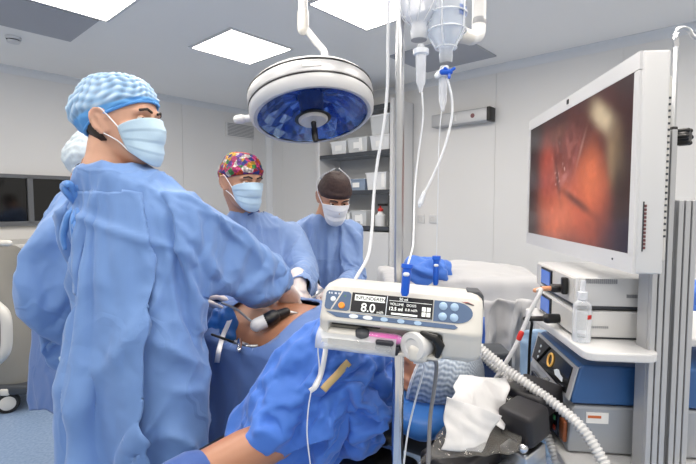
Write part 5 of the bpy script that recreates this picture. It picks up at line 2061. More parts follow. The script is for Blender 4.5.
# ------------------------------------------------------------------ surgical lamp
LC = P(313, 118, 2.05)
th, ro = math.radians(16.5), math.radians(7)
nz = nrm(V3(math.sin(ro), -math.sin(th), -math.cos(th)))     # light direction
up = -nz
t = thing('surgical_lamp', LC, 'round white surgical lamp with blue mirrored reflector hanging from ceiling arm', 'surgical lamp')
prof = [(0.247, 0.0), (0.262, -0.002), (0.276, 0.012), (0.281, 0.04), (0.281, 0.115), (0.276, 0.125), (0.262, 0.138), (0.225, 0.152), (0.15, 0.163), (0.07, 0.168), (0.0, 0.168)]
MB().lathe(prof, LC, up, 64).build('housing', mat('lamp_enamel', (196, 197, 198), 0.35), t)
for h in (0.052, 0.112):
    MB().lathe([(0.2815, h - 0.004), (0.2835, h - 0.003), (0.2835, h + 0.003), (0.2815, h + 0.004)], LC, up, 64).build('trim_band', M['black'], t)
MB().lathe([(0.2822, 0.058), (0.2832, 0.06), (0.2832, 0.105), (0.2822, 0.107)], LC, up, 64).build('side_band', M['alu'], t)


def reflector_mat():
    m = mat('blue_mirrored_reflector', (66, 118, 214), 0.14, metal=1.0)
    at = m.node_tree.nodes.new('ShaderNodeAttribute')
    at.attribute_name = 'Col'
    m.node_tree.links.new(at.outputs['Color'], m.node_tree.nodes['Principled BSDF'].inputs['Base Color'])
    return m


# faceted dish: flat mirrored panels, painted with pale streaks that stand for reflections
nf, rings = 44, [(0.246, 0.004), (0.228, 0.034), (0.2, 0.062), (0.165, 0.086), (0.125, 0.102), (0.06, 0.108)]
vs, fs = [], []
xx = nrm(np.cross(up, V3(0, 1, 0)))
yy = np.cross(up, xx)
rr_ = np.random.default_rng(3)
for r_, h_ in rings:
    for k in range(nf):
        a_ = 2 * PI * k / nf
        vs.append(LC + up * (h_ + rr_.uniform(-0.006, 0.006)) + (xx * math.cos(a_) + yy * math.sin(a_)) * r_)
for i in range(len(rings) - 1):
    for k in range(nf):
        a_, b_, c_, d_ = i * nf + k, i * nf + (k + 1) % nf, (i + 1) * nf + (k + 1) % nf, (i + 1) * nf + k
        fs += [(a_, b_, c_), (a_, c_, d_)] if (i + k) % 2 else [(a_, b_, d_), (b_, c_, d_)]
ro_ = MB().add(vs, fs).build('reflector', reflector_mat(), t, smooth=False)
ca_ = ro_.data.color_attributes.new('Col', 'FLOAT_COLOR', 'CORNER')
tone = rr_.uniform(0, 1, nf) ** 1.2  # random brightness per sector, reflected streaks put into the facet colour
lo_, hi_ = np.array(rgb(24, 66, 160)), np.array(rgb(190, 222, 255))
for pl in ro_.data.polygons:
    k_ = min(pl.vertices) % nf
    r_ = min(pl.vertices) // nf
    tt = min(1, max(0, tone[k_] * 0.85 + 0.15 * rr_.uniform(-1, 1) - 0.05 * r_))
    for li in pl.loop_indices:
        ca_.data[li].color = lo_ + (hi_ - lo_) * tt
MB().lathe([(0.0, 0.02), (0.05, 0.02), (0.058, 0.112)], LC, up, 32).build('reflector_hub', M['dgrey'], t)
MB().lathe([(0.247, 0.006), (0.22, 0.003), (0.0, 0.002)], LC, up, 48).build('cover_glass', clear_mat('blue_tinted_glass', (40, 80, 170), 0.86, 0.03), t)
MB().lathe([(0.0, -0.02), (0.058, -0.02), (0.066, -0.012), (0.066, 0.004), (0.05, 0.004)], LC, up, 32).build('centre_hub', M['offwhite'], t)
MB().lathe([(0.075, 0.001), (0.082, -0.004), (0.066, -0.006)], LC, up, 32).build('hub_ring', M['black'], t)
MB().lathe([(0.009, -0.017), (0.013, -0.024), (0.012, -0.026), (0.0115, -0.05), (0.015, -0.062), (0.014, -0.1), (0.010, -0.115), (0, -0.118)], LC, up, 20).build('handle', M['black'], t)
sd_ = nrm(P(250, 128, 2.03) - LC - up * ((P(250, 128, 2.03) - LC) @ up))
kk = LC + up * 0.03
MB().tube([kk + sd_ * 0.27, kk + sd_ * 0.315], 0.016, 14).tube([kk + sd_ * 0.315, kk + sd_ * 0.335], [0.021, 0.02], 14).build('side_handle', M['white'], t)
# small plate with a line of dark and blue print on the side band
q = P(330, 65.5, 1.8)
fdir = nrm(V3(q[0] - LC[0], q[1] - LC[1], 0))
azd = nrm(V3(0.12, -1, 0))
azd = nrm(azd - up * (azd @ up))
tan = nrm(np.cross(up, azd))
if tan[0] < 0:
    tan = -tan
bp = LC + up * 0.083 + azd * 0.2842
MB().box(bp, (0.075, 0.003, 0.02), np.array([tan, azd, up])).build('badge', M['white'], t, smooth=False)
# arm up to the ceiling
hub = LC + up * 0.165
J = P(303, 22, 2.2)
MB().lathe([(0.045, 0), (0.045, 0.02), (0.025, 0.035), (0, 0.036)], hub, up, 20).build('top_mount', M['white'], t)
MB().tube(spline([hub + up * 0.02, P(325, 57, 2.17) + V3(0, 0.0, 0.0), P(316, 42, 2.2), J + V3(0.012, 0, -0.03), J], 6), 0.0165, 14).build('lower_arm', M['white'], t)
MB().tube([J + V3(0, 0, -0.035), J + V3(0, 0, 0.04)], 0.027, 18).build('joint', M['offwhite'], t)
MB().tube([J + V3(0, 0, 0.03), V3(J[0], J[1], CEIL - 0.03)], 0.0225, 18).build('drop_tube', M['white'], t)
MB().lathe([(0.09, 0.0), (0.09, -0.03), (0.04, -0.06), (0.0, -0.06)], V3(J[0], J[1], CEIL), V3(0, 0, 1), 28).build('ceiling_rose', M['white'], t)

# second arm, right of the bags
J2 = P(479, 28, 2.0)
t = thing('ceiling_pendant', J2, 'white jointed ceiling arm tube beside the drip bags', 'pendant')
MB().tube([J2 + V3(0, 0, 0.01), V3(J2[0], J2[1], CEIL - 0.02)], 0.029, 20).build('drop_tube', M['white'], t)
MB().tube(spline([J2 + V3(0, 0, 0.02), J2 + V3(-0.006, -0.005, -0.03), J2 + V3(-0.04, -0.025, -0.052)], 6), 0.0295, 20).build('elbow', M['white'], t)
MB().tube([J2 + V3(-0.035, -0.02, -0.05), J2 + V3(-0.095, -0.06, -0.05)], [0.029, 0.034], 22).build('end_joint', M['offwhite'], t)
MB().tube([J2 + V3(0.0, 0, 0.02), J2 + V3(0, 0, 0.03)], 0.0315, 20).build('ring', M['grey'], t)
MB().lathe([(0.1, 0.0), (0.1, -0.03), (0.04, -0.06), (0.0, -0.06)], V3(J2[0], J2[1], CEIL), V3(0, 0, 1), 28).build('ceiling_rose', M['white'], t)
# ------------------------------------------------------------------ endoscopy tower at the right
K0 = P(577, 278, 1.05)
K0 = V3(K0[0], K0[1], 0)
KA = nrm(V3(0.109, 0.994, 0))      # away from the camera
KB = V3(KA[1], -KA[0], 0)          # to the right
KX = np.array([KA, KB, [0, 0, 1]])


def KP(a, b, z):
    return K0 + KA * a + KB * b + V3(0, 0, z)


ZS = PZ(605, 352, 1.145)[2]
t = thing('equipment_trolley', KP(0.15, 0.25, 0), 'white equipment trolley with aluminium column and curved-edge shelf at right', 'trolley')


def shelf_board(z, a0, a1, b0, b1, cut=None, name='shelf'):
    r = 0.03
    pts = []
    if cut is None:
        corners = [(a0, b0), (a1, b0), (a1, b1), (a0, b1)]
    else:
        corners = cut
    n = len(corners)
    for i in range(n):
        p, q, s = np.array(corners[i - 1]), np.array(corners[i]), np.array(corners[(i + 1) % n])
        u, v = nrm(p - q), nrm(s - q)
        for k in range(7):
            tt = k / 6
            A_, B_ = q + u * r, q + v * r
            pts.append(tuple((1 - tt) ** 2 * A_ + 2 * tt * (1 - tt) * q + tt ** 2 * B_))
    mb = MB().prism(pts, KP(0, 0, z - 0.02), KA, KB, V3(0, 0, 0.02))
    return mb.build(name, M['white'], t, smooth=False, bev=0.004)


colL, colR = P(654.5, 300, 0.985), P(677.5, 300, 0.995)
cut = [(-0.10, -0.015), (0.33, -0.03), (0.34, 0.5), (0.03, 0.5), (0.03, 0.16), (-0.10, 0.137)]
shelf_board(1.143, 0, 0, 0, 0, cut)
shelf_board(0.862, -0.09, 0.36, -0.03, 0.52)
shelf_board(0.45, -0.09, 0.36, -0.03, 0.52)
shelf_board(0.16, -0.09, 0.36, -0.03, 0.52, name='base')
for q, w in ((colL, 0.044), (colR, 0.044)):
    mb = MB()
    x0 = q[0]
    zt_ = 1.62 if q is colL else 1.47
    # slotted aluminium profile: plates with grooves between
    for k in range(3):
        mb.box(V3(x0 + (k - 1) * w * 0.34, q[1], 0.17 + (zt_ - 0.17) / 2), (w * 0.26, 0.042, zt_ - 0.17), None, 0.0015)
    mb.box(V3(x0, q[1] + 0.006, 0.17 + (zt_ - 0.17) / 2), (w, 0.034, zt_ - 0.17), None)
    mb.build('column', M['alu'], t, smooth=False)
for a in (-0.06, 0.33):
    for b in (0.0, 0.48):
        MB().lathe([(0, -0.014), (0.05, -0.014), (0.056, -0.008), (0.056, 0.008), (0.05, 0.014), (0, 0.014)], KP(a, b, 0.06), KB, 22).build('caster', M['rubber'], t)
        MB().box(KP(a, b, 0.128), (0.05, 0.05, 0.03), KX).build('caster_fork', M['steel'], t, smooth=False)

# ---- two stacked white control units
for k, (z0, z1, lab) in enumerate(((1.146, 1.212, 'white control unit, lower of two stacked under the monitor'), (1.22, 1.292, 'white control unit, upper of two stacked under the monitor'))):
    t = thing('control_unit', KP(0.15, 0.18, z0), lab, 'control unit', 'stacked white control units')
    MB().box(KP(0.15, 0.125, (z0 + z1) / 2), (0.3, 0.25, z1 - z0 - 0.004), KX, 0.004).build('case', M['white'], t)
    MB().box(KP(0.15, 0.125, z0 - 0.002), (0.285, 0.235, 0.008), KX).build('base_plate', M['dgrey'], t, smooth=False)
    fpz = (z0 + z1) / 2
    MB().box(KP(0.15, -0.001, fpz), (0.285, 0.004, z1 - z0 - 0.012), KX, 0.001).build('front_panel', M['offwhite'], t, smooth=False)
    d = MB().box(KP(0.20, -0.0045, fpz + 0.002), (0.085, 0.005, 0.048), KX, 0.001).build('display_bezel', M['black'], t, smooth=False)
    MB().box(KP(0.20, -0.0078, fpz + 0.002), (0.07, 0.002, 0.038), KX).build('screen', mat('blue_touch_screen', (70, 100, 170), 0.2, emis=((90, 130, 215), 0.35)), d, smooth=False)
    g = MB()
    n_ = 16 if k else 9
    for i in range(n_):
        g.box(KP(-0.0012, (0.02 if k else 0.035) + i * (0.0045), fpz + (0.026 if k else -0.006)), (0.003, 0.0028, 0.011 if k else 0.005), KX)
    g.build('vent', M['grey'], t, smooth=False)
    if k:
        g = MB()
        for i in range(9):
            g.box(KP(-0.0012, 0.112 + i * 0.0035, fpz - 0.008), (0.003, 0.002, 0.008), KX)
        g.build('vent', M['grey'], t, smooth=False)
        MB().tube([KP(0.075, -0.002, fpz - 0.006), KP(0.075, -0.028, fpz - 0.006)], 0.011, 14).build('socket', M['black'], t)
        MB().box(KP(0.045, -0.012, fpz + 0.006), (0.016, 0.014, 0.042), KX, 0.004).build('latch', M['black'], t)
        plug = KP(0.075, -0.028, fpz - 0.006)
    else:
        plug2 = KP(0.10, -0.004, fpz - 0.012)

# ---- camera cables
o = thing('light_cable', plug, 'white light cable with orange plug and red band leaving the upper unit', 'cable')
pth = spline([plug + V3(-0.045, -0.01, -0.004), P(541, 291, 1.1), P(531, 310, 1.1), P(524, 327, 1.1), P(516, 345, 1.1), P(505, 364, 1.12), P(492, 384, 1.16)], 8)
MB().tube(pth, 0.0052, 12).build('sheath', M['white'], o)
MB().tube([plug, plug + V3(-0.025, -0.004, 0.0), plug + V3(-0.05, -0.01, -0.004)], [0.0065, 0.006, 0.0055], 14).build('plug', mat('peach_plug', (222, 160, 122), 0.4), o)
MB().tube([P(521.3, 333, 1.098), P(519, 338.5, 1.098)], 0.0066, 12).build('red_band', M['red'], o)
o = thing('camera_cable', plug2, 'black camera plug and cable in the lower white unit', 'cable')
MB().tube([plug2, plug2 + V3(-0.03, -0.002, 0)], [0.012, 0.013], 14).tube([plug2 + V3(-0.03, -0.002, 0), plug2 + V3(-0.085, 0.005, -0.002)], [0.0075, 0.006], 12).build('plug', M['black'], o)
MB().tube(spline([plug2 + V3(-0.08, 0.005, -0.002), P(532, 322, 1.25), P(530, 340, 1.3), P(528, 390, 1.35)], 6), 0.004, 8).build('lead', M['rubber'], o)

# ---- clear spray bottle on the shelf
bo = KP(-0.02, 0.006, 1.1435)
t = thing('spray_bottle', bo, 'clear plastic bottle with red label mark on the trolley shelf', 'bottle')
MB().lathe([(0, 0.001), (0.0185, 0.001), (0.02, 0.004), (0.02, 0.082), (0.0175, 0.09), (0.010, 0.096), (0.009, 0.105)], bo, V3(0, 0, 1), 26).build('body', clear_mat('clear_bottle', (238, 242, 246), 0.78, 0.05), t)
MB().lathe([(0, 0.003), (0.018, 0.004), (0.0182, 0.022), (0, 0.022)], bo, V3(0, 0, 1), 22).build('liquid', clear_mat('bottle_liquid', (226, 232, 240), 0.75, 0.03), t)
MB().lathe([(0.011, 0.1), (0.011, 0.116), (0.006, 0.118), (0.0055, 0.142), (0, 0.143)], bo, V3(0, 0, 1), 18).build('cap', M['bagclear'], t)
G = [[bo + V3(math.sin(a) * 0.0205, -math.cos(a) * 0.0205, z) for a in np.linspace(0.1, 0.75, 8)] for z in (0.056, 0.066)]
MB().grid(np.array(G)).build('red_label', M['red'], t, solid=0.0004)

# ---- blue generator with ringed black front, on the lower shelf
M['genblue'] = mat('blue_enamel', (54, 96, 150), 0.35)
zb = 0.985
t = thing('generator', KP(0.14, 0.17, zb), 'blue generator with black front and yellow ring, upper unit on lower shelf', 'generator')
prof = [(-0.004, zb), (-0.004, zb + 0.02), (0.012, zb + 0.088), (0.022, zb + 0.094), (0.4, zb + 0.094), (0.4, zb)]
mb = MB().prism([(b, z - zb) for b, z in prof], KP(0.0, 0, zb), KB, V3(0, 0, 1), KA * 0.30)
mb.build('case', M['genblue'], t, smooth=False, bev=0.006)
fu2 = nrm(KB * 0.016 + V3(0, 0, 0.068))
fn2 = nrm(np.cross(fu2, KA))
if fn2 @ KB > 0:
    fn2 = -fn2
GF = lambda a, q, h=0.0: KP(a, -0.004, zb + 0.02) + fu2 * q + fn2 * h
MB().prism([(0.0, -0.012), (0.30, -0.012), (0.30, 0.07), (0.0, 0.07)], GF(0, 0, 0.001), KA, fu2, fn2 * 0.004).build('front_frame', M['alu'], t, smooth=False)
bz = MB().prism([(0.02, -0.004), (0.285, -0.004), (0.285, 0.062), (0.02, 0.062)], GF(0, 0, 0.005), KA, fu2, fn2 * 0.003).build('black_panel', M['darkglass'], t, smooth=False)
ring = MB().tube([GF(0.15 + 0.017 * math.cos(a), 0.034 + 0.017 * math.sin(a), 0.0095) for a in np.linspace(0, 2 * PI, 29)], 0.0028, 8, caps=False)
ring.build('ring_port', mat('amber_ring', (226, 178, 96), 0.4, emis=((230, 180, 90), 0.2)), bz)
MB().prism([(0.05, 0.012), (0.10, 0.012), (0.112, 0.02), (0.098, 0.028), (0.085, 0.031), (0.07, 0.024), (0.052, 0.022)], GF(0, 0, 0.008), KA, fu2, fn2 * 0.001).build('panel_symbol', M['keyw'], bz, smooth=False)
for k in range(3):
    MB().lathe([(0.004, 0), (0.004, 0.002), (0, 0.002)], GF(0.24, 0.012 + k * 0.016, 0.008), fn2, 10).build('panel_lamp', M['keyw'], bz)

# ---- grey unit below it
zb2 = 0.864
t = thing('electrosurgical_unit', KP(0.14, 0.17, zb2), 'silver grey unit with dark button front, lowest device on the trolley', 'electrosurgical unit')
MB().prism([(-0.01, 0), (-0.004, 0.1), (0.004, 0.115), (0.42, 0.115), (0.42, 0)], KP(0.0, 0, zb2 + 0.002), KB, V3(0, 0, 1), KA * 0.34).build('case', mat('silver_case', (166, 170, 176), 0.35, metal=0.3), t, smooth=False, bev=0.006)
bz = MB().box(KP(0.165, -0.012, zb2 + 0.055), (0.23, 0.01, 0.088), KX, 0.003).build('button_panel', mat('dark_blue_panel', (26, 32, 48), 0.25), t)
cols = [(206, 70, 50), (230, 190, 70), (90, 150, 200), (220, 224, 228), (80, 170, 110)]
for k in range(12):
    c_ = cols[k % 5]
    m_ = M.setdefault('btn%d' % (k % 5), mat('panel_button_%d' % (k % 5), c_, 0.4))
    MB().box(KP(0.075 + (k % 4) * 0.055, -0.018, zb2 + 0.028 + (k // 4) * 0.026), (0.02, 0.004, 0.012), KX, 0.001).build('button', m_, bz)
MB().box(KP(0.025, -0.012, zb2 + 0.045), (0.03, 0.01, 0.05), KX, 0.003).build('power_socket', mat('copper_socket', (150, 84, 50), 0.4), t)
MB().box(KP(-0.0015, 0.055, zb2 + 0.09), (0.003, 0.05, 0.026), KX).build('sticker', M['label'], t, smooth=False)
MB().box(KP(-0.0035, 0.048, zb2 + 0.093), (0.001, 0.03, 0.006), KX).build('sticker_print', mat('orange_print', (206, 110, 60), 0.5), t, smooth=False)

# ------------------------------------------------------------------ monitor
MN = P(642.5, 50.2, 0.884)      # near top corner of the front face
MNb = P(642.5, 274, 0.884)
MF = P(529.7, 118.9, 1.625)
ma = nrm(V3(MF[0] - MN[0], MF[1] - MN[1], 0))
mn = V3(-ma[1], ma[0], 0)        # screen normal, to the left
if mn[0] > 0:
    mn = -mn
ML = np.linalg.norm((MF - MN)[:2])
z0m, z1m = MNb[2], MN[2]
MX = np.array([ma, mn, [0, 0, 1]])


def MP(a, d, z):
    return V3(MN[0], MN[1], 0) + ma * a + mn * d + V3(0, 0, z)


t = thing('monitor', MP(ML / 2, -0.02, z0m), 'large white flat monitor showing an orange endoscopic picture', 'monitor')
zm = (z0m + z1m) / 2
MB().box(MP(ML / 2, -0.0275, zm), (ML, 0.05, z1m - z0m), MX, 0.004).build('case', M['white'], t)
bw = 0.03
zs0, zs1 = z0m + 0.038, z1m - 0.034
fr = MB()
fr.box(MP(ML / 2, -0.001, (zs1 + z1m) / 2), (ML - 0.006, 0.007, z1m - zs1), MX)
fr.box(MP(ML / 2, -0.001, (z0m + zs0) / 2), (ML - 0.006, 0.007, zs0 - z0m), MX)
fr.box(MP(0.0125, -0.001, zm), (0.019, 0.007, zs1 - zs0), MX)
fr.box(MP(ML - 0.0125, -0.001, zm), (0.019, 0.007, zs1 - zs0), MX)
fr.build('bezel', M['white'], t, smooth=False)


def endo(u, v):
    """endoscopic picture: u left->right as seen, v bottom->top, 0..1 arrays -> linear rgb"""
    p = np.stack([u * 3.2 + v * 0.7, v * 1.9 - u * 0.9, 0.37 + 0.3 * u], 1)
    def blob(cu, cv, ru, rv, rot=0.0, pw=2.0):
        c, s = math.cos(rot), math.sin(rot)
        x, y = (u - cu) * 1.7, v - cv
        return np.exp(-(np.abs((x * c + y * s) / ru) ** pw + np.abs((-x * s + y * c) / rv) ** pw))
    n1 = vnoise(p * 3, 301)
    n2 = vnoise(p * 8, 302)
    n3 = vnoise(p * 22, 303)
    base = np.stack([0.030 + 0 * u, 0.020 + 0 * u, 0.020 + 0 * u], 1)
    def mix(w, col):
        w = np.clip(w, 0, 1)[:, None]
        return base * (1 - w) + np.array([lin(q) for q in col])[None] * w
    base = mix(0.9 * np.clip(blob(0.55, 0.45, 0.75, 0.55, 0.2, 3) + 0.1 * n1, 0, 1), (110, 40, 24))
    base = mix(1.0 * blob(0.62, 0.32, 0.36, 0.26, -0.5, 3) * (1 + 0.25 * n1), (214, 84, 34))
    base = mix(1.0 * blob(0.38, 0.22, 0.34, 0.24, 0.2, 3) * (1 + 0.2 * n1), (224, 104, 56))
    base = mix(0.95 * blob(0.28, 0.55, 0.2, 0.3, 0.3, 3) * (1 + 0.3 * n1), (178, 60, 30))
    base = mix(0.85 * blob(0.72, 0.46, 0.18, 0.2, 0.6, 3), (236, 108, 40))
    base = mix(0.8 * blob(0.52, 0.68, 0.18, 0.16, 0.8, 3), (120, 44, 34))
    base = mix(0.95 * blob(0.80, 0.83, 0.17, 0.07, -0.6, 2.6) , (226, 200, 158))
    base = mix(0.8 * blob(0.90, 0.56, 0.085, 0.17, 0.2, 2.6), (204, 168, 118))
    base = mix(0.5 * blob(0.38, 0.85, 0.22, 0.06, 0.1, 3), (120, 70, 50))
    base = mix(0.7 * blob(0.50, 0.60, 0.13, 0.2, 0.5, 2.2) * (1 + 0.5 * n2), (150, 66, 54))
    base = mix(0.55 * np.clip(n2 * 1.6, 0, 1) * blob(0.47, 0.55, 0.2, 0.22), (206, 120, 100))
    # dark clefts, the instrument and its shadow
    base = mix(0.75 * blob(0.40, 0.48, 0.035, 0.16, 0.35), (70, 22, 18))
    base = mix(0.75 * blob(0.60, 0.30, 0.28, 0.03, -0.35, 2.5), (70, 26, 20))
    base = mix(0.7 * blob(0.58, 0.62, 0.03, 0.16, -0.5), (160, 74, 64))
    base = mix(0.6 * blob(0.63, 0.66, 0.016, 0.13, -0.5), (190, 130, 112))
    base = mix(0.6 * blob(0.46, 0.46, 0.09, 0.03, 0.6), (190, 110, 100))
    base = mix(0.85 * blob(0.95, 0.30, 0.12, 0.5, 0.1, 3), (46, 22, 18))
    base = mix(0.75 * blob(0.05, 0.95, 0.25, 0.25), (40, 26, 24))
    base = base * (1 + 0.12 * n2[:, None] + 0.04 * n3[:, None])
    g_ = base.mean(1, keepdims=True)
    base = (base * 0.86 + g_ * 0.14) * 0.92
    spot = np.clip(n3 * n2 * 3 - 0.9, 0, 1) * blob(0.42, 0.5, 0.2, 0.2)
    base = base + spot[:, None] * np.array([0.5, 0.4, 0.36])
    return np.clip(base, 0.002, 1)


nu, nv = 200, 120
us, vs_ = np.meshgrid(np.linspace(0, 1, nu), np.linspace(0, 1, nv), indexing='ij')
a_in, a_out = 0.022, ML - 0.022
G = np.zeros((nu, nv, 3))
for i in range(nu):
    for j in range(nv):
        G[i, j] = MP(a_out + (a_in - a_out) * us[i, j], 0.0005, zs0 + (zs1 - zs0) * vs_[i, j])
scm = bpy.data.materials.new('monitor_picture')
scm.use_nodes = True
nt = scm.node_tree
bs = nt.nodes['Principled BSDF']
bs.inputs['Base Color'].default_value = (0.004, 0.004, 0.005, 1)
bs.inputs['Roughness'].default_value = 0.18
at = nt.nodes.new('ShaderNodeAttribute')
at.attribute_name = 'Col'
nt.links.new(at.outputs['Color'], bs.inputs['Emission Color'])
bs.inputs['Emission Strength'].default_value = 1.0
so = MB().grid(G).build('screen', scm, t, auto=False)
col = endo(us.ravel(), vs_.ravel())
ca = so.data.color_attributes.new('Col', 'FLOAT_COLOR', 'POINT')
ca.data.foreach_set('color', np.concatenate([col, np.ones((len(col), 1))], 1).ravel())
MB().box(MP(ML * 0.5, 0.003, z1m - 0.014), (0.012, 0.003, 0.012), MX).build('camera_dot', M['black'], t, smooth=False)
MB().lathe([(0.0025, 0), (0.0025, 0.002), (0, 0.002)], MP(0.085, 0.002, z0m + 0.02), mn, 10).build('power_lamp', M['dgrey'], t)
g = MB()
for i in range(12):
    g.box(MP(-0.0008, -0.016, z0m + 0.052 + i * 0.0075), (0.003, 0.004, 0.005), MX)
g.build('side_buttons', mat('dark_red_buttons', (110, 70, 72), 0.5), t, smooth=False)
MB().box(MP(-0.0003, -0.013, z0m + 0.094), (0.002, 0.0022, 0.098), MX).build('side_slot', M['dgrey'], t, smooth=False)
# rear cover, a little narrower, with a row of vent dots
MB().box(MP(ML / 2 + 0.01, -0.0625, zm - 0.01), (ML - 0.04, 0.024, (z1m - z0m) * 0.86), MX, 0.006).build('rear_cover', M['offwhite'], t)
g = MB()
for i in range(23):
    g.box(MP(0.0295, -0.068, z1m - 0.085 - i * 0.0125), (0.003, 0.006, 0.0042), MX)
g.build('vent_dots', M['dgrey'], t, smooth=False)
MB().box(MP(ML * 0.45, -0.09, z0m + 0.2), (0.12, 0.05, 0.12), MX, 0.005).build('mount', M['grey'], t)
MB().tube([MP(ML * 0.42, -0.1, z0m + 0.16), V3(colL[0] + 0.02, colL[1] + 0.12, z0m + 0.12), V3(colL[0] + 0.02, colL[1] + 0.046, z0m + 0.1)], 0.02, 12).build('mount_arm', M['grey'], t)

# ------------------------------------------------------------------ second drip rod at the right edge
pr = P(676.5, 120, 1.10)
t = thing('hook_rod', V3(pr[0], pr[1], 0.9), 'thin steel drip rod with curled hook at right photo edge', 'drip rod')
MB().tube([V3(pr[0], pr[1], 0.88), P(676, 44, 1.10)], 0.0056, 14).build('rod', M['steel'], t)
MB().tube([P(676, 46, 1.10), P(676, 34, 1.10)], 0.0068, 14).build('sleeve', M['chrome'], t)
MB().tube(spline([P(676, 36, 1.10), P(677, 30, 1.10), P(683, 27.5, 1.10), P(689, 30, 1.10), P(692, 35, 1.10), P(695, 38, 1.10)], 5), 0.0048, 10).build('hook', M['steel'], t)
MB().box(P(671, 166, 1.085), (0.014, 0.02, 0.185), None, 0.003).build('clamp_bar', M['black'], t)
MB().tube([P(672, 137, 1.09), P(680, 137, 1.05)], 0.0075, 12).build('knob_stem', M['black'], t)
kc = P(684, 137, 1.03)
MB().lathe([(0, -0.012), (0.014, -0.012), (0.0165, -0.006), (0.0165, 0.006), (0.013, 0.012), (0, 0.013)], kc, nrm(V3(0.6, -0.75, 0)), 20).build('knob', M['black'], t)
lob = MB()
for k in range(6):
    a = 2 * PI * k / 6
    dirn = nrm(V3(0.6, -0.75, 0))
    x_ = nrm(np.cross(dirn, V3(0, 0, 1)))
    lob.tube([kc + (x_ * math.cos(a) + V3(0, 0, 1) * math.sin(a)) * 0.0155 - dirn * 0.009, kc + (x_ * math.cos(a) + V3(0, 0, 1) * math.sin(a)) * 0.0155 + dirn * 0.009], 0.0055, 10)
lob.build('knob_grip', M['black'], t)

# ------------------------------------------------------------------ breathing hoses
def hose(pts, r, name, lab, pitch=0.0085):
    sp = spline(pts, 24)
    # resample evenly
    L = [0]
    for a, b in zip(sp, sp[1:]):
        L.append(L[-1] + np.linalg.norm(b - a))
    n_ = int(L[-1] / (pitch / 5))
    q = [np.array([np.interp(s, L, [p[k] for p in sp]) for k in range(3)]) for s in np.linspace(0, L[-1], n_)]
    rad = [r * (1 + 0.16 * math.sin(2 * PI * i / 5)) for i in range(n_)]
    o = MB().tube(q, rad, 14).build(name, M['white'], None, auto=False)
    return tag(o, lab, 'hose', 'white corrugated breathing hoses')


hose([P(466, 336, 1.16), P(497, 362, 1.13), P(530, 386, 1.08), P(560, 408, 1.03), P(585, 432, 0.98), P(612, 476, 0.93)], 0.0115, 'breathing_hose', 'white corrugated breathing hose, upper one, crossing in front of the trolley devices')
hose([P(470, 345, 1.24), P(500, 372, 1.22), P(528, 398, 1.19), P(545, 430, 1.12), P(562, 476, 1.04)], 0.0105, 'breathing_hose', 'white corrugated breathing hose, lower one, dropping behind the black cushions')

# ------------------------------------------------------------------ background: sheeted table
def sheet_table():
    c = V3(0.66, 2.78, 0)
    ex, ey = nrm(V3(1, 0.0, 0)), nrm(V3(0.0, 1, 0))
    hx, hy, zt = 0.44, 0.28, 1.02
    nu, nv = 120, 90
    G = np.zeros((nu, nv, 3))
    for i in range(nu):
        for j in range(nv):
            x = (i / (nu - 1) * 2 - 1) * (hx + 0.62)
            y = (j / (nv - 1) * 2 - 1) * (hy + 0.62)
            ox, oy = max(0, abs(x) - hx), max(0, abs(y) - hy)
            over = math.hypot(ox, oy) if ox and oy else max(ox, oy)
            px_, py_ = np.clip(x, -hx, hx), np.clip(y, -hy, hy)
            fl = 0.03 + 0.10 * over
            g = 0.018 * math.sin(x * 16 + 1.3 * math.sin(y * 4)) + 0.018 * math.sin(y * 18)
            px_ += math.copysign(min(1, ox * 5) * (fl + g * min(1, over * 3)), x) if ox else 0
            py_ += math.copysign(min(1, oy * 5) * (fl + g * min(1, over * 3)), y) if oy else 0
            mound = 0.07 * math.exp(-((x - 0.1) / 0.42) ** 2 - (y / 0.24) ** 2)
            G[i, j] = c + ex * px_ + ey * py_ + V3(0, 0, zt + mound - over * 0.97)
    mb = MB().grid(G)
    v, f = np.concatenate(mb.v), mb.f
    n = normals(v, f)
    if n[:, 2].mean() < 0:
        n = -n
    d = 0.012 * crumple(v, 5, 401) + 0.006 * crumple(v, 12, 402) + 0.012 * vnoise(v * 6, 403) + 0.014
    return v + n * d[:, None], f, c, zt


v, f, c, zt = sheet_table()
o = MB().add(v, f).build('white_sheet', M['whitecloth'], None, auto=False, solid=0.003)
tag(o, 'white sheet draped over the instrument table behind the pump', 'sheet')
t = thing('instrument_table', c, 'instrument table hidden under the white sheet behind the pump', 'table')
MB().box(c + V3(0, 0, zt - 0.02), (0.86, 0.54, 0.03), None, 0.005).build('table_top', M['steel'], t)
for sx in (-0.4, 0.4):
    for sy in (-0.22, 0.22):
        MB().tube([c + V3(sx, sy, 0.02), c + V3(sx, sy, zt - 0.03)], 0.015, 12).build('leg', M['steel'], t)


def lump(c, r, m, name, lab, cat, seed, amp=1.0, n1=36, n2=64, e=0.8):
    G = np.zeros((n1, n2, 3))
    for i in range(n1):
        th_ = PI * i / (n1 - 1)
        for j in range(n2):
            a = 2 * PI * j / n2
            G[i, j] = np.asarray(c) + V3(r[0] * math.sin(th_) ** e * math.cos(a), r[1] * math.sin(th_) ** e * math.sin(a), r[2] * math.cos(th_))
    mb = MB().grid(G, wrap=True)
    v, f = np.concatenate(mb.v), mb.f
    n = normals(v, f)
    n *= np.sign(np.sum(n * (v - np.asarray(c)), 1).mean())
    s = min(r)
    d = amp * s * (0.30 * crumple(v, 0.55 / s, seed) + 0.16 * crumple(v, 1.2 / s, seed + 1) + 0.15 * vnoise(v / s * 0.9, seed + 2))
    v = v + n * d[:, None]
    return tag(MB().add(v, f).build(name, m, None, auto=False), lab, cat)


lump(P(425, 272, 2.58), (0.145, 0.11, 0.08), M['drape'], 'folded_drape', 'blue folded cloth bundle lying behind the pump, on the white sheet', 'cloth', 501)
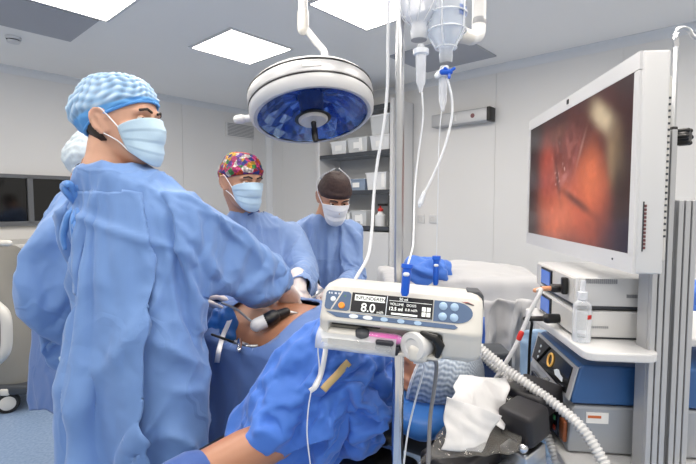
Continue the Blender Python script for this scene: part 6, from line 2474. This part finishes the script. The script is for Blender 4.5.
# pale and blue drapes hanging between the sheeted table and the trolley
def hanging(px0, px1, py0, py1, Y, m, name, lab, cat, seed, waves=5, depth=0.05):
    A_, B_ = P(px0, py0, Y), P(px1, py0, Y)
    zb_ = P((px0 + px1) / 2, py1, Y)[2]
    nu, nv = 60, 40
    G = np.zeros((nu, nv, 3))
    for i in range(nu):
        s = i / (nu - 1)
        for j in range(nv):
            t_ = j / (nv - 1)
            p = A_ * (1 - s) + B_ * s
            p = p + V3(0, -depth * (0.4 + 0.6 * t_) * math.sin(s * PI * waves + math.sin(t_ * 3)), 0)
            p[2] = p[2] * (1 - t_) + zb_ * t_
            G[i, j] = p
    mb = MB().grid(G)
    v, f = np.concatenate(mb.v), mb.f
    v = v + normals(v, f) * (0.012 * crumple(v, 7, seed) + 0.006 * crumple(v, 15, seed + 1))[:, None]
    return tag(MB().add(v, f).build(name, m, None, auto=False, solid=0.003), lab, cat)


hanging(484, 540, 300, 420, 1.75, M['whitecloth'], 'white_cloth', 'white cloth hanging beside the trolley below the sheeted table', 'cloth', 601)
hanging(466, 506, 316, 420, 1.9, M['drape'], 'blue_cloth', 'blue cloth hanging between the pump and the trolley', 'cloth', 611)
hanging(520, 556, 330, 455, 1.62, mat('pale_blue_panel', (150, 178, 208), 0.4), 'blue_panel_drape', 'pale blue drape hanging behind the blue generator', 'drape', 621, 3, 0.02)
# black instrument stand under the hoses
t = thing('anaesthesia_monitor', P(478, 372, 1.55), 'dark device with blue lit panel half hidden behind the white hoses', 'device')
MB().box(P(478, 366, 1.55), (0.2, 0.12, 0.13), None, 0.01).build('case', M['dgrey'], t)
MB().box(P(478, 366, 1.55) + V3(0, -0.062, 0), (0.16, 0.006, 0.09), None, 0.002).build('panel', mat('blue_dark_panel', (36, 52, 88), 0.25), t)
MB().tube([P(478, 366, 1.55) + V3(0, 0, -0.06), V3(*(P(478, 366, 1.55)[:2]), 0.03)], 0.02, 14).build('stand', M['steel'], t)

# right edge: blue-covered chair, second white table, cables
tb = PZ(684, 335, 1.09)
t = thing('side_table', V3(1.3, 1.76, 0), 'white side table behind the trolley column at right edge', 'table')
MB().box(V3(1.3, 1.76, 1.02), (0.55, 0.45, 0.03), None, 0.008).build('table_top', M['white'], t)
for sx in (1.08, 1.52):
    for sy in (1.58, 1.94):
        MB().tube([V3(sx, sy, 0.01), V3(sx, sy, 1.01)], 0.016, 12).build('leg', M['steel'], t)
lump(V3(1.27, 1.66, 1.115), (0.11, 0.075, 0.07), M['drape'], 'folded_drape', 'blue folded cloth on the white side table at right edge', 'cloth', 701)
o = MB().tube(spline([P(690, 345, 1.3), P(694, 365, 1.3), P(688, 382, 1.3), P(680, 395, 1.3), P(676, 430, 1.3)], 6), 0.006, 10).build('power_cable', M['rubber'])
tag(o, 'black cable looping below the side table at right edge', 'cable')

# ------------------------------------------------------------------ laparoscopic instruments
from mathutils.bvhtree import BVHTree
TREES = [BVHTree.FromPolygons(PTV.tolist(), PTF), BVHTree.FromPolygons(DRV.tolist(), DRF)]


def on_patient(px, py, lift):
    """where the sight line meets the patient or the sheet, lifted towards the viewer"""
    r = nrm(ray(px, py))
    hits = [h for h in (b_.ray_cast(Vector((0, 0, HCAM)), Vector(r)) for b_ in TREES) if h[0] is not None]
    if not hits:
        return P(px, py, 1.55)
    h = min(hits, key=lambda q: q[3])
    return np.array(h[0]) - r * lift


a_, b_ = on_patient(257, 325, 0.06), on_patient(268, 320, 0.05)
t = thing('laparoscope', b_, 'laparoscope camera with white and black head entering the abdomen', 'laparoscope')
MB().tube([a_, b_], 0.022, 18).build('camera_head', M['white'], t)
c_ = on_patient(273, 317, 0.05)
e_ = on_patient(286, 312, 0.04)
MB().tube([b_, c_], 0.024, 18).build('grip_ring', M['black'], t)
MB().tube([c_, e_], [0.018, 0.015], 16).build('coupler', M['black'], t)
MB().tube([e_, on_patient(297, 314, -0.01)], [0.008, 0.006], 12).build('shaft', M['steel'], t)
MB().tube(spline([a_, on_patient(247, 318, 0.07), P(236, 309, a_[1]), P(222, 303, a_[1] + 0.03)], 6), 0.004, 8).build('cable', M['grey'], t)
r0, r1, r2, r3 = on_patient(212, 334.5, 0.05), on_patient(236, 343, 0.035), on_patient(247, 346.5, 0.03), on_patient(257, 346, 0.0)
t = thing('trocar', r1, 'steel trocar with thin black rod lying at the edge of the bare abdomen', 'instrument')
MB().tube([r0, r1], 0.004, 10).build('rod', M['black'], t)
MB().tube([r1, r2], 0.0105, 14).build('housing', M['steel'], t)
MB().tube([on_patient(240, 340, 0.04), on_patient(239, 350, 0.03)], 0.008, 12).build('valve', M['chrome'], t)
MB().tube([r2, r3], 0.006, 12).build('sleeve', M['steel'], t)
t = thing('grasper', P(305, 300, 1.85), 'slim steel instrument held between two gloved hands over the patient', 'instrument')
MB().tube([P(297, 310, 1.80), P(318, 293, 1.95)], 0.0045, 10).build('shaft', M['steel'], t)
MB().tube([P(316, 294, 1.94), P(322, 290, 1.99)], 0.009, 12).build('handle', M['steel'], t)
# white suction tube down the blue drape beside the abdomen
o = ribbon(spline([on_patient(232, 314, 0.05), on_patient(228, 324, 0.05), on_patient(223, 336, 0.06), on_patient(219, 350, 0.06), on_patient(217, 362, 0.05)], 6), 0.015, M['cord'], 'suction_tube', None, 0.006)
tag(o, 'white flat tube hanging down beside the bare abdomen', 'tube')
lump(on_patient(224, 336, 0.0), (0.055, 0.04, 0.10), M['bluepad'], 'blue_pouch', 'bright blue plastic pouch hanging beside the abdomen under the hands', 'pouch', 801, 0.6)

# ------------------------------------------------------------------ left edge: anaesthesia machine and cabinets
mc = V3(-2.52, 3.72, 0)
LXm = RA
t = thing('white_cabinet', R(0.36, 2.62, 0), 'white equipment cabinet on grey plinth along the left wall', 'cabinet')
cb = R(0.36, 2.95, 0)
MB().box(cb + V3(0, 0, 0.62), (0.68, 1.1, 0.96), RA, 0.012).build('body', M['white'], t)
MB().box(cb + V3(0, 0, 0.07), (0.64, 1.04, 0.14), RA, 0.004).build('plinth', M['grey'], t)
MB().box(cb + V3(0, 0, 1.115), (0.70, 1.14, 0.03), RA, 0.004).build('worktop', M['offwhite'], t)
for k in (-1, 1):
    dr = MB().box(cb + E1 * 0.345 + E2 * (k * 0.27) + V3(0, 0, 0.62), (0.012, 0.52, 0.9), RA, 0.003).build('door', M['white'], t)
    MB().box(cb + E1 * 0.358 + E2 * (k * 0.05) + V3(0, 0, 0.85), (0.014, 0.012, 0.16), RA, 0.003).build('handle', M['steel'], dr)

wc = PZ(8, 402, 0.075)
t = thing('anaesthesia_machine', V3(wc[0] - 0.1, wc[1] + 0.2, 0), 'grey-beige wheeled medical machine cut off by left photo edge', 'medical machine')
M['taupe'] = mat('warm_grey_panel', (128, 126, 120), 0.6, bump=(20, 0.2, 0.01))
mx = V3(wc[0] - 0.10, wc[1] + 0.22, 0)
secs_ = []
for z, rx, ry, ox in ((0.14, 0.24, 0.22, 0.0), (0.2, 0.25, 0.23, 0.0), (0.5, 0.21, 0.22, -0.02), (0.8, 0.17, 0.2, -0.06), (1.0, 0.14, 0.19, -0.10), (1.12, 0.12, 0.18, -0.12), (1.15, 0.09, 0.14, -0.12)):
    secs_.append((mx + V3(ox, 0, z), V3(1, 0, 0), V3(0, 1, 0), rx, ry, 3.5))
MB().add(*loft(secs_, 36)).build('body', M['taupe'], t, auto=False)
MB().box(mx + V3(0.02, 0, 0.17), (0.52, 0.5, 0.07), None, 0.02).build('base', M['dgrey'], t)
MB().tube(spline([P(-4, 305, 2.8), P(5, 315, 2.78), P(7, 335, 2.78), P(5, 352, 2.78), P(-4, 362, 2.8)], 6), 0.03, 14).build('bumper', M['offwhite'], t)
MB().tube([P(-8, 243, 2.9), P(9, 243, 2.9)], 0.02, 12).build('handle', M['offwhite'], t)
for k, (dx, dy) in enumerate(((0.0, 0.0), (0.1, 0.45), (-0.35, 0.0), (-0.35, 0.45))):
    q = V3(wc[0] + dx, wc[1] + dy, 0.072)
    w_ = MB().lathe([(0.03, -0.022), (0.066, -0.022), (0.072, -0.014), (0.072, 0.014), (0.066, 0.022), (0.03, 0.022)], q, nrm(V3(0.5, -0.85, 0)), 30).build('wheel', M['rubber'], t)
    MB().lathe([(0, -0.028), (0.03, -0.028), (0.056, -0.02), (0.056, 0.02), (0.03, 0.028), (0, 0.028)], q, nrm(V3(0.5, -0.85, 0)), 30).build('hub', M['offwhite'], w_)
    MB().box(q + V3(0, 0, 0.085), (0.06, 0.08, 0.05), None, 0.012).build('fork', M['offwhite'], t)
# ------------------------------------------------------------------ world and view
wd_ = bpy.data.worlds.new('world')
SC.world = wd_
wd_.use_nodes = True
wd_.node_tree.nodes['Background'].inputs['Color'].default_value = (1.0, 0.96, 0.9, 1)
wd_.node_tree.nodes['Background'].inputs['Strength'].default_value = 0.75
SC.view_settings.view_transform = 'Standard'
SC.view_settings.look = 'None'
SC.view_settings.gamma = 1
SC.view_settings.use_curve_mapping = False
SC.view_settings.exposure = 0.0
SC.cycles.use_denoising = True
SC.cycles.max_bounces = 8
SC.cycles.diffuse_bounces = 6
SC.cycles.transparent_max_bounces = 16
SC.cycles.sample_clamp_indirect = 8
SC.cycles.caustics_reflective = False
SC.cycles.caustics_refractive = False
